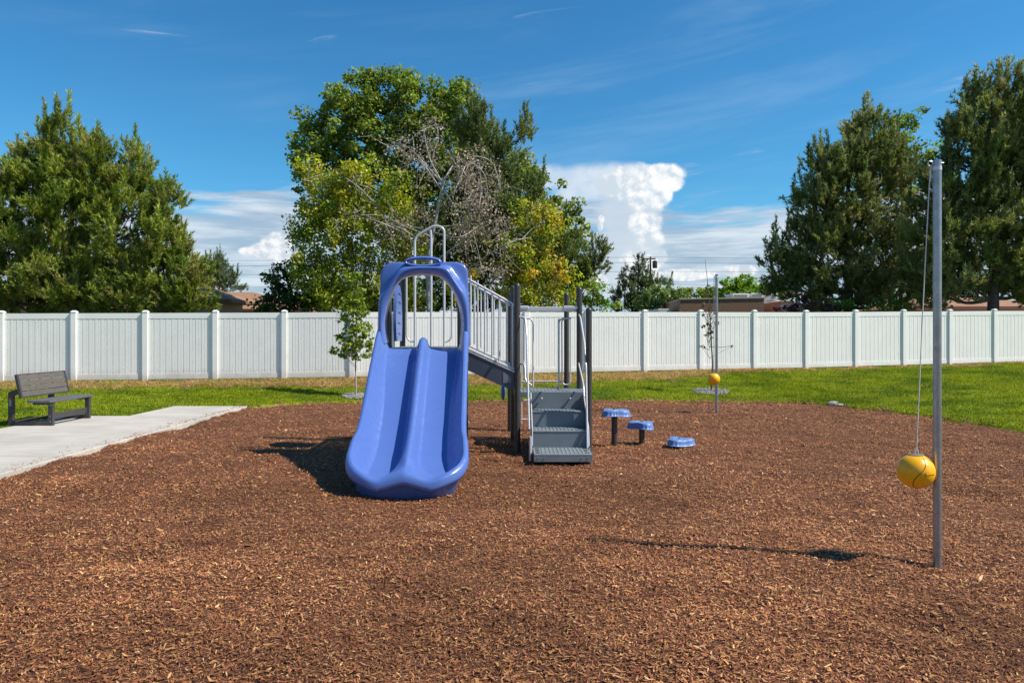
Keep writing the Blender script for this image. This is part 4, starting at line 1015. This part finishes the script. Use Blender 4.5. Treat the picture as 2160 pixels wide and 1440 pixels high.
tree('plane_tree', 'bright green leafy tree peeking over the gap between the two right pines', 'tree',
     [(1885, 262, 30, 36), (1925, 262, 28, 18), (1900, 310, 50, 40), (1945, 330, 40, 50), (1850, 320, 30, 40), (1900, 380, 60, 50), (1945, 238, 14, 8)], 33.5, 'leaf', 1900, 260, .14, LIME + GREEN, 2.8, leaf=.18, per=26, rc=.4, zmin=2)
tree('pine_tree', 'tallest dark pine tree at the right end behind the silver pole', 'tree',
     [(2128, 165, 12, 30), (2042, 215, 10, 30), (2090, 190, 10, 26), (2125, 228, 46, 62), (2060, 262, 44, 56), (2160, 260, 60, 100), (2020, 300, 30, 42), (2090, 340, 90, 80), (2005, 400, 70, 60), (2160, 420, 110, 110), (2060, 470, 100, 90), (1970, 500, 60, 80), (2000, 580, 90, 50), (2110, 570, 110, 60), (2200, 560, 100, 90), (2190, 330, 70, 120), (2060, 225, 14, 56), (2230, 230, 60, 80), (1990, 330, 24, 30), (1980, 620, 60, 24), (2070, 618, 60, 20), (2170, 610, 80, 30)],
     26.5, 'pine', 2095, 215, .24, PINED[:3] + PINEG, 4.8, per=6, rc=.42, zmin=1.3, slen=.42)
tree('purple_shrub', 'dark purple leaved shrub behind the fence under the right pine', 'bush',
     [(1668, 640, 30, 20), (1705, 640, 40, 18), (1745, 646, 30, 12)], 28, 'leaf', 1690, 640, .05, [(.06, .02, .022), (.09, .035, .03)], 5, leaf=.12, per=26, rc=.25, zmin=.8)
tree('leafy_shrub', 'small bright green bush beside the purple shrub under the right pine', 'bush',
     [(1790, 648, 34, 14), (1935, 640, 26, 18), (1860, 644, 40, 16)], 28.4, 'leaf', 1800, 648, .05, LIME, 4.5, leaf=.12, per=24, rc=.22, zmin=.8)
# distant trees
tree('spruce_tree', 'distant pointed conifer with tiered branches in the open gap at right', 'tree',
     [(1346, 556, 8, 16), (1344, 574, 20, 6), (1330, 586, 20, 5), (1362, 590, 24, 6), (1342, 602, 36, 7), (1388, 598, 26, 5), (1320, 618, 26, 6), (1365, 616, 40, 7), (1335, 634, 44, 8), (1400, 622, 30, 6), (1330, 650, 40, 10), (1375, 640, 40, 10)], 58, 'pine', 1344, 545, .18, DKG + PINED, 9, per=5, rc=.26, zmin=1, slen=.42, group='distant trees beyond the fence', upb=.35)
tree('leafy_tree', 'distant rounded light green tree beside the pointed conifer', 'tree',
     [(1400, 628, 44, 24), (1375, 640, 34, 20), (1425, 640, 30, 18)], 52, 'leaf', 1400, 620, .15, [(.08, .13, .03), (.10, .15, .035)], 3.0, leaf=.24, per=26, rc=.5, zmin=.8, group='distant trees beyond the fence')
tree('leafy_tree', 'bright green tree behind the flat roofed brick building', 'tree',
     [(1558, 598, 28, 22), (1530, 608, 22, 20), (1590, 606, 28, 18), (1620, 615, 24, 14), (1560, 618, 60, 14)], 62, 'leaf', 1560, 600, .16, LIME, 3.2, leaf=.28, per=26, rc=.5, zmin=1, group='distant trees beyond the fence')
tree('leafy_tree', 'low far hedge like tree line left of the flat brick building', 'tree',
     [(1470, 620, 40, 12), (1500, 616, 26, 14), (1440, 618, 26, 12), (1640, 622, 30, 12)], 75, 'leaf', 1470, 615, .16, GREEN, 3.0, leaf=.3, per=24, rc=.5, zmin=1, group='distant trees beyond the fence')
tree('pine_tree', 'distant grey green conifer beside the shingled roof at left', 'tree',
     [(462, 575, 26, 28), (450, 605, 34, 30), (480, 600, 26, 22), (502, 609, 12, 6), (440, 580, 18, 26)], 48, 'pine', 462, 552, .16, [(.10, .135, .07), (.12, .15, .075)], 7, per=5, rc=.3, zmin=1, slen=.40, group='distant trees beyond the fence')
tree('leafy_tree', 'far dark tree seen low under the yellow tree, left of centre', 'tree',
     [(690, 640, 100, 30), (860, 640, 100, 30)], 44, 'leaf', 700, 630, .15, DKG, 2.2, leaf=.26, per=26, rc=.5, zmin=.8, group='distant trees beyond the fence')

# saplings
def sapling(px, py, label, L, cols, dens, per, rc, leaf, twigs, ring):
    x, y, z = hit(px, py); d = y
    root = thing('sapling', label, 'young tree', (x, y, z), 'young trees planted in the lawn')
    L3 = lobes3(L, d); area = sum(r[0] * r[2] for c, r in L3) * math.pi
    V, Fq, col, cp = leafy(L3, int(area * dens), per, rc, leaf, cols, .3, z + .2)
    m = MB(); top = P(twigs[-1][0], twigs[-1][1], d)
    m.tube(spline([(x, y, z - .05)] + [P(a, b, d) for a, b in twigs], 5), list(np.linspace(.024, .004, 5 * len(twigs) + 1)), 7)
    for (c, r) in L3:
        a = P(np.interp(703 - (c[2] - CH) * F / d, [twigs[-1][1], py], [twigs[-1][0], px]), min(py - 20, 703 - (c[2] - r[2] - CH) * F / d), d)
        m.tube([a, tuple((np.array(a) + c) / 2 + np.array([0, 0, -.03])), tuple(c)], [.010, .007, .004], 5)
    for e in cp[rng.choice(len(cp), min(len(cp), 60), replace=False)]:
        q = 703 - (e[2] - CH) * F / d; a = P(np.interp(q + 25, [twigs[-1][1], py], [twigs[-1][0], px]), min(q + 25, py - 10), d); m.tube([a, tuple(e)], [.005, .002], 4)
    m.build('trunk', M_palebark if ring else M_bark, root, True); nmesh('crown', V, Fq, M_leaf, root, False, col)
    # gravel ring
    n = 900; a = rng.random(n) * 2 * np.pi; r = np.sqrt(rng.random(n)) * (.34 if ring else .46); gx_ = x + r * np.cos(a) * (1 + .08 * np.sin(3 * a)); gy_ = y + r * np.sin(a)
    gz_ = lawn_z(gx_, gy_) + .004 + .03 * (1 - (r / .5) ** 2); mbv = []; mbf = []; cc = []
    for i in range(n):
        s = rng.uniform(.015, .032); o = len(mbv); c = np.array([gx_[i], gy_[i], gz_[i]])
        dirs = np.array([(1, 0, 0), (0, 1, 0), (-1, 0, 0), (0, -1, 0), (0, 0, .7), (0, 0, -.7)]) * s * rng.uniform(.7, 1.3, (6, 1)); ang = rng.random() * 3; ca, sa = math.cos(ang), math.sin(ang)
        dirs = dirs @ np.array([[ca, sa, 0], [-sa, ca, 0], [0, 0, 1]]); mbv += list(c + dirs)
        mbf += [(o, o + 1, o + 4), (o + 1, o + 2, o + 4), (o + 2, o + 3, o + 4), (o + 3, o, o + 4), (o + 1, o, o + 5), (o + 2, o + 1, o + 5), (o + 3, o + 2, o + 5), (o, o + 3, o + 5)]
        g = rng.uniform(.09, .30); cc += [(g, g * .97, g * .93)] * 6
    go = nmesh('gravel_ring', np.array(mbv), np.array(mbf), M_chip, None, False, np.array(cc))
    tag(go, 'round patch of grey gravel at the foot of the ' + ('thin bare sapling' if not ring else 'leafy sapling left of the slide'), 'gravel', kind='stuff')
sapling(751, 836, 'slender leafy green sapling on the lawn left of the slide', [(753, 590, 12, 22), (752, 618, 17, 22), (740, 645, 20, 26), (760, 645, 16, 30), (728, 672, 14, 16), (750, 690, 26, 24), (772, 690, 12, 24), (722, 712, 18, 10), (745, 720, 28, 20), (775, 722, 18, 18), (702, 738, 12, 7), (730, 742, 24, 13), (762, 745, 20, 12), (735, 618, 6, 12)],
        [(.20, .28, .022), (.15, .22, .02), (.25, .31, .03)], 110, 14, .10, .085, [(750, 770), (751, 700), (753, 640), (754, 575)], True)
sapling(1500, 826, 'thin almost bare sapling with sparse dark leaves beside the distant pole', [(1493, 590, 2, 26), (1498, 640, 14, 30), (1500, 680, 16, 24), (1490, 700, 14, 22), (1510, 665, 10, 30), (1484, 728, 10, 10), (1482, 655, 4, 22), (1545, 729, 2, 2), (1475, 610, 2, 10)],
        [(.05, .05, .02), (.08, .08, .03), (.16, .10, .03)], 40, 9, .06, .06, [(1503, 770), (1500, 720), (1497, 650), (1493, 600), (1487, 546)], False)

# rocks at the lawn edge
def rock(px, py, r, label):
    x, y, z = hit(px, py); m = MB(); n1, n2 = 12, 7; vs = []
    for i in range(1, n2):
        for k in range(n1):
            a = 2 * math.pi * k / n1; b = math.pi * i / n2; s = 1 + rng.uniform(-.18, .18); vs.append((x + r * s * math.sin(b) * math.cos(a), y + r * .7 * s * math.sin(b) * math.sin(a), z + .01 - r * .45 * s * math.cos(b)))
    fs = [(i * n1 + k, i * n1 + (k + 1) % n1, (i + 1) * n1 + (k + 1) % n1, (i + 1) * n1 + k) for i in range(n2 - 2) for k in range(n1)] + [tuple(range(n1)), tuple((n2 - 2) * n1 + k for k in range(n1))]
    m.add(vs, fs); o = m.build('rock', M_rock); tag(o, label, 'rock')
M_rock = mat('pale_rock', (.36, .34, .33), .9, bump=1, bscale=14, var=.3, vscale=9)
rock(1758, 852, .13, 'larger grey stone on the mulch edge at the right bend of the lawn')
rock(1773, 855, .085, 'smaller grey stone just right of the larger one at the lawn bend')

# ------------------------------------------------------------------ buildings
def shingle(name, c):
    m = bpy.data.materials.new(name); m.use_nodes = True; T = NT(m.node_tree); b = T.n['Principled BSDF']; tc = T.n.new('ShaderNodeTexCoord')
    br = T.n.new('ShaderNodeTexBrick'); T.link(tc.outputs['Object'], br.inputs[0]); br.inputs['Scale'].default_value = 3; br.inputs['Color1'].default_value = rgb(*c); br.inputs['Color2'].default_value = rgb(c[0] * 1.25, c[1] * 1.2, c[2] * 1.2); br.inputs['Mortar'].default_value = rgb(c[0] * .6, c[1] * .6, c[2] * .6)
    n = T.noise(tc.outputs['Object'], 9, 6, .7); T.link(T.hsv(br.outputs[0], .5, 1.0, T.ss(n, .3, .7, .7, 1.25)), b.inputs['Base Color']); b.inputs['Roughness'].default_value = .9
    return m
M_shing = shingle('brown_shingles', (.28, .155, .09)); M_brick = shingle('brown_brick', (.36, .20, .12)); M_trim = mat('tan_trim', (.42, .33, .26), .7); M_met = mat('white_metal', (.62, .62, .61), .4, var=.1); M_redtrim = mat('red_brown_trim', (.28, .09, .06), .6); M_glass = mat('dark_glass', (.03, .035, .04), .1)
def house():
    d = 40; root = thing('house', 'tan house with brown shingled hip roofs behind the left pine', 'house', (PX(470, d), d + 4, .5))
    z0 = .5; ze = PZ(652, d); x0, x1 = PX(250, d), PX(640, d)
    m = MB(); m.box(x0, x1, d, d + 9, z0, ze, .01); w = m.build('wall', M_trim, root)
    zr = PZ(616, d + 4.5) ; o = .5
    def hip(m, xa, xb, ya, yb, ze, zr):
        ym = (ya + yb) / 2; h = (yb - ya) / 2
        m.add([(xa, ya, ze), (xb, ya, ze), (xb, yb, ze), (xa, yb, ze), (xa + h, ym, zr), (xb - h, ym, zr), (xa, ya, ze - .15), (xb, ya, ze - .15), (xb, yb, ze - .15), (xa, yb, ze - .15)],
              [(0, 1, 5, 4), (1, 2, 5), (2, 3, 4, 5), (3, 0, 4), (6, 7, 1, 0), (7, 8, 2, 1), (8, 9, 3, 2), (9, 6, 0, 3), (6, 9, 8, 7)])
    m = MB(); hip(m, x0 - o, x1 + o, d - o, d + 9 + o, ze, zr); m.build('roof', M_shing, root)
    # nearer wing with its own gable/eaves (450-500 px)
    d2 = 36; a0, a1 = PX(330, d2), PX(492, d2); m = MB(); m.box(a0, a1 - .8, d2, d2 + 3.4, z0, PZ(633, d2), .01); m.build('wall', M_trim, root)
    m = MB(); hip(m, a0 - .3, a1 + .1, d2 - .5, d2 + 3.4, PZ(632, d2), PZ(606, d2 + 2)); m.build('roof', M_shing, root)
    m = MB(); m.box(a0 + 1, a0 + 2.2, d2 - .03, d2 - .003, 1.3, 2.4); m.build('window', M_glass, root)
house()
def house2():
    d = 42; root = thing('house', 'low house with brown shingled roof far left behind the pine trunk', 'house', (PX(60, d), d + 4, .5))
    x0, x1 = PX(-60, d), PX(210, d); m = MB(); m.box(x0, x1, d, d + 8, .5, PZ(648, d), .01); m.build('wall', M_trim, root)
    ze, zr = PZ(650, d), PZ(610, d + 4); h = 4.5; xa, xb, ya, yb = x0 - .5, x1 + .5, d - .5, d + 8.5; ym = d + 4
    m = MB(); m.add([(xa, ya, ze), (xb, ya, ze), (xb, yb, ze), (xa, yb, ze), (xa + h, ym, zr), (xb - h, ym, zr)], [(0, 1, 5, 4), (1, 2, 5), (2, 3, 4, 5), (3, 0, 4), (3, 2, 1, 0)]); m.build('roof', M_shing, root)
house2()
def flat_building():
    d = 45; root = thing('brick_building', 'flat roofed brown brick building with white rooftop units, right of centre', 'building', (PX(1530, d), d, .5))
    x0, x1 = PX(1424, d), PX(1612, d); zt0, zt1 = PZ(632, d), PZ(629, d); dep = 9
    m = MB(); m.hexa([(x0, d, .5), (x1, d, .5), (x1 + 1.2, d + dep, .5), (x0 + 1, d + dep, .5), (x0 + .35, d, zt0), (x1, d, zt1), (x1 + 1.2, d + dep, zt1), (x0 + 1, d + dep, zt0)]); m.build('wall', M_brick, root)
    m = MB(); m.hexa([(x0 + .3, d - .05, zt0), (x1 + .05, d - .05, zt1), (x1 + 1.25, d + dep, zt1), (x0 + 1, d + dep, zt0), (x0 + .3, d - .05, zt0 + .08), (x1 + .05, d - .05, zt1 + .08), (x1 + 1.25, d + dep, zt1 + .08), (x0 + 1, d + dep, zt0 + .08)]); m.build('parapet', M_trim, root)
    a = P(1545, 628, d + 2); b = P(1610, 618, d + 2)
    for (xa, xb, zt) in ((PX(1545, 47), PX(1580, 47), PZ(619, 47)), (PX(1584, 47), PX(1610, 47), PZ(618, 47)), (PX(1626, 47), PX(1640, 47), PZ(619, 47))):
        m = MB(); m.box(xa, xb, 47, 48.6, zt0 + .0, zt, .03); u = m.build('rooftop_unit', M_met, root)
        m = MB(); m.box(xa + .12, xb - .12, 46.97, 46.997, zt - .28, zt - .08); m.build('vent', M_galv, u)
    m = MB(); m.box(PX(1612, d) + 1.25, PX(1640, d) + 1.2, d + .5, d + dep, .5, PZ(634, d), .01); m.build('wing', M_brick, root)
    m = MB(); m.box(PX(1395, d), x0 - .02, d + 1, d + 5, .5, PZ(650, d), .02); m.build('side_canopy', M_met, root)
flat_building()
def far_right_house():
    d = 36; root = thing('house', 'low brown house with shallow roof behind the right pines', 'house', (PX(2050, d), d, .5))
    x0, x1 = PX(1945, d), PX(2230, d); m = MB(); m.box(x0, x1, d, d + 8, .5, PZ(645, d), .01); m.build('wall', M_brick, root)
    m = MB(); ze, zr = PZ(648, d), PZ(622, d + 4); xa, xb, ya, yb = x0 - .6, x1 + .6, d - .5, d + 8.5; m.add([(xa, ya, ze), (xb, ya, ze), (xb, yb, ze), (xa, yb, ze), (xa + 3, d + 4, zr), (xb - 3, d + 4, zr)], [(0, 1, 5, 4), (1, 2, 5), (2, 3, 4, 5), (3, 0, 4), (3, 2, 1, 0)]); m.build('roof', M_shing, root)
    m = MB(); m.box(xa, xb, ya - .03, ya - .002, ze - .16, ze + .03); m.build('fascia', M_redtrim, root)
far_right_house()
def shed():
    d = 40; root = thing('shed', 'pale roofed outbuilding behind the right pine between brick building and brown house', 'shed', (PX(1740, d), d, .5))
    m = MB(); m.box(PX(1712, d), PX(1775, d), d, d + 4, .5, PZ(645, d), .02); m.build('wall', M_trim, root)
    m = MB(); m.box(PX(1705, d), PX(1782, d), d - .3, d + 4.3, PZ(645, d) + .001, PZ(638, d), .02); m.build('roof', M_met, root)
shed()
# utility pole and wires
def utility():
    d = 64; root = thing('utility_pole', 'wooden utility pole standing behind the distant conifer', 'utility pole', (PX(1372, d), d, .5))
    m = MB(); x = PX(1372, d); m.tube([(x, d, .5), (x, d, PZ(541, d))], [.12, .08], 8); m.build('pole', M_bark, root, True)
    m = MB(); m.box(x - .45, x + .45, d - .06, d + .06, PZ(547, d), PZ(547, d) + .12); m.build('crossarm', M_bark, root)
    m = MB(); m.lathe(x + .35, d - .25, [(.2, PZ(566, d)), (.22, PZ(564, d)), (.22, PZ(552, d)), (.1, PZ(550, d))], 12); m.build('transformer', M_dark, root, True)
    for (yl, yc, yr, nm) in ((551, 542, 543, 'topmost'), (563, 553, 555, 'second from top'), (580, 572, 563, 'third from top'), (606, 599, 600, 'lowest')):
        m = MB(); a = P(-800, yl - 4, d); c = (x, d, PZ(yc, d)); b = P(3000, yr - 2, d); pts = []
        for (p, q) in ((a, c), (c, b)):
            for t in np.linspace(0, 1, 24): pts.append((p[0] + (q[0] - p[0]) * t, d, p[2] + (q[2] - p[2]) * t - .25 * 4 * t * (1 - t)))
        del pts[24]
        m.tube(pts, .013, 5); o = m.build('power_line', M_black, None, True); tag(o, nm + ' thin dark power line crossing the sky above the roofs', 'power line', 'power lines above the roofs')
utility()
scene.render.resolution_x = 1024; scene.render.resolution_y = 682
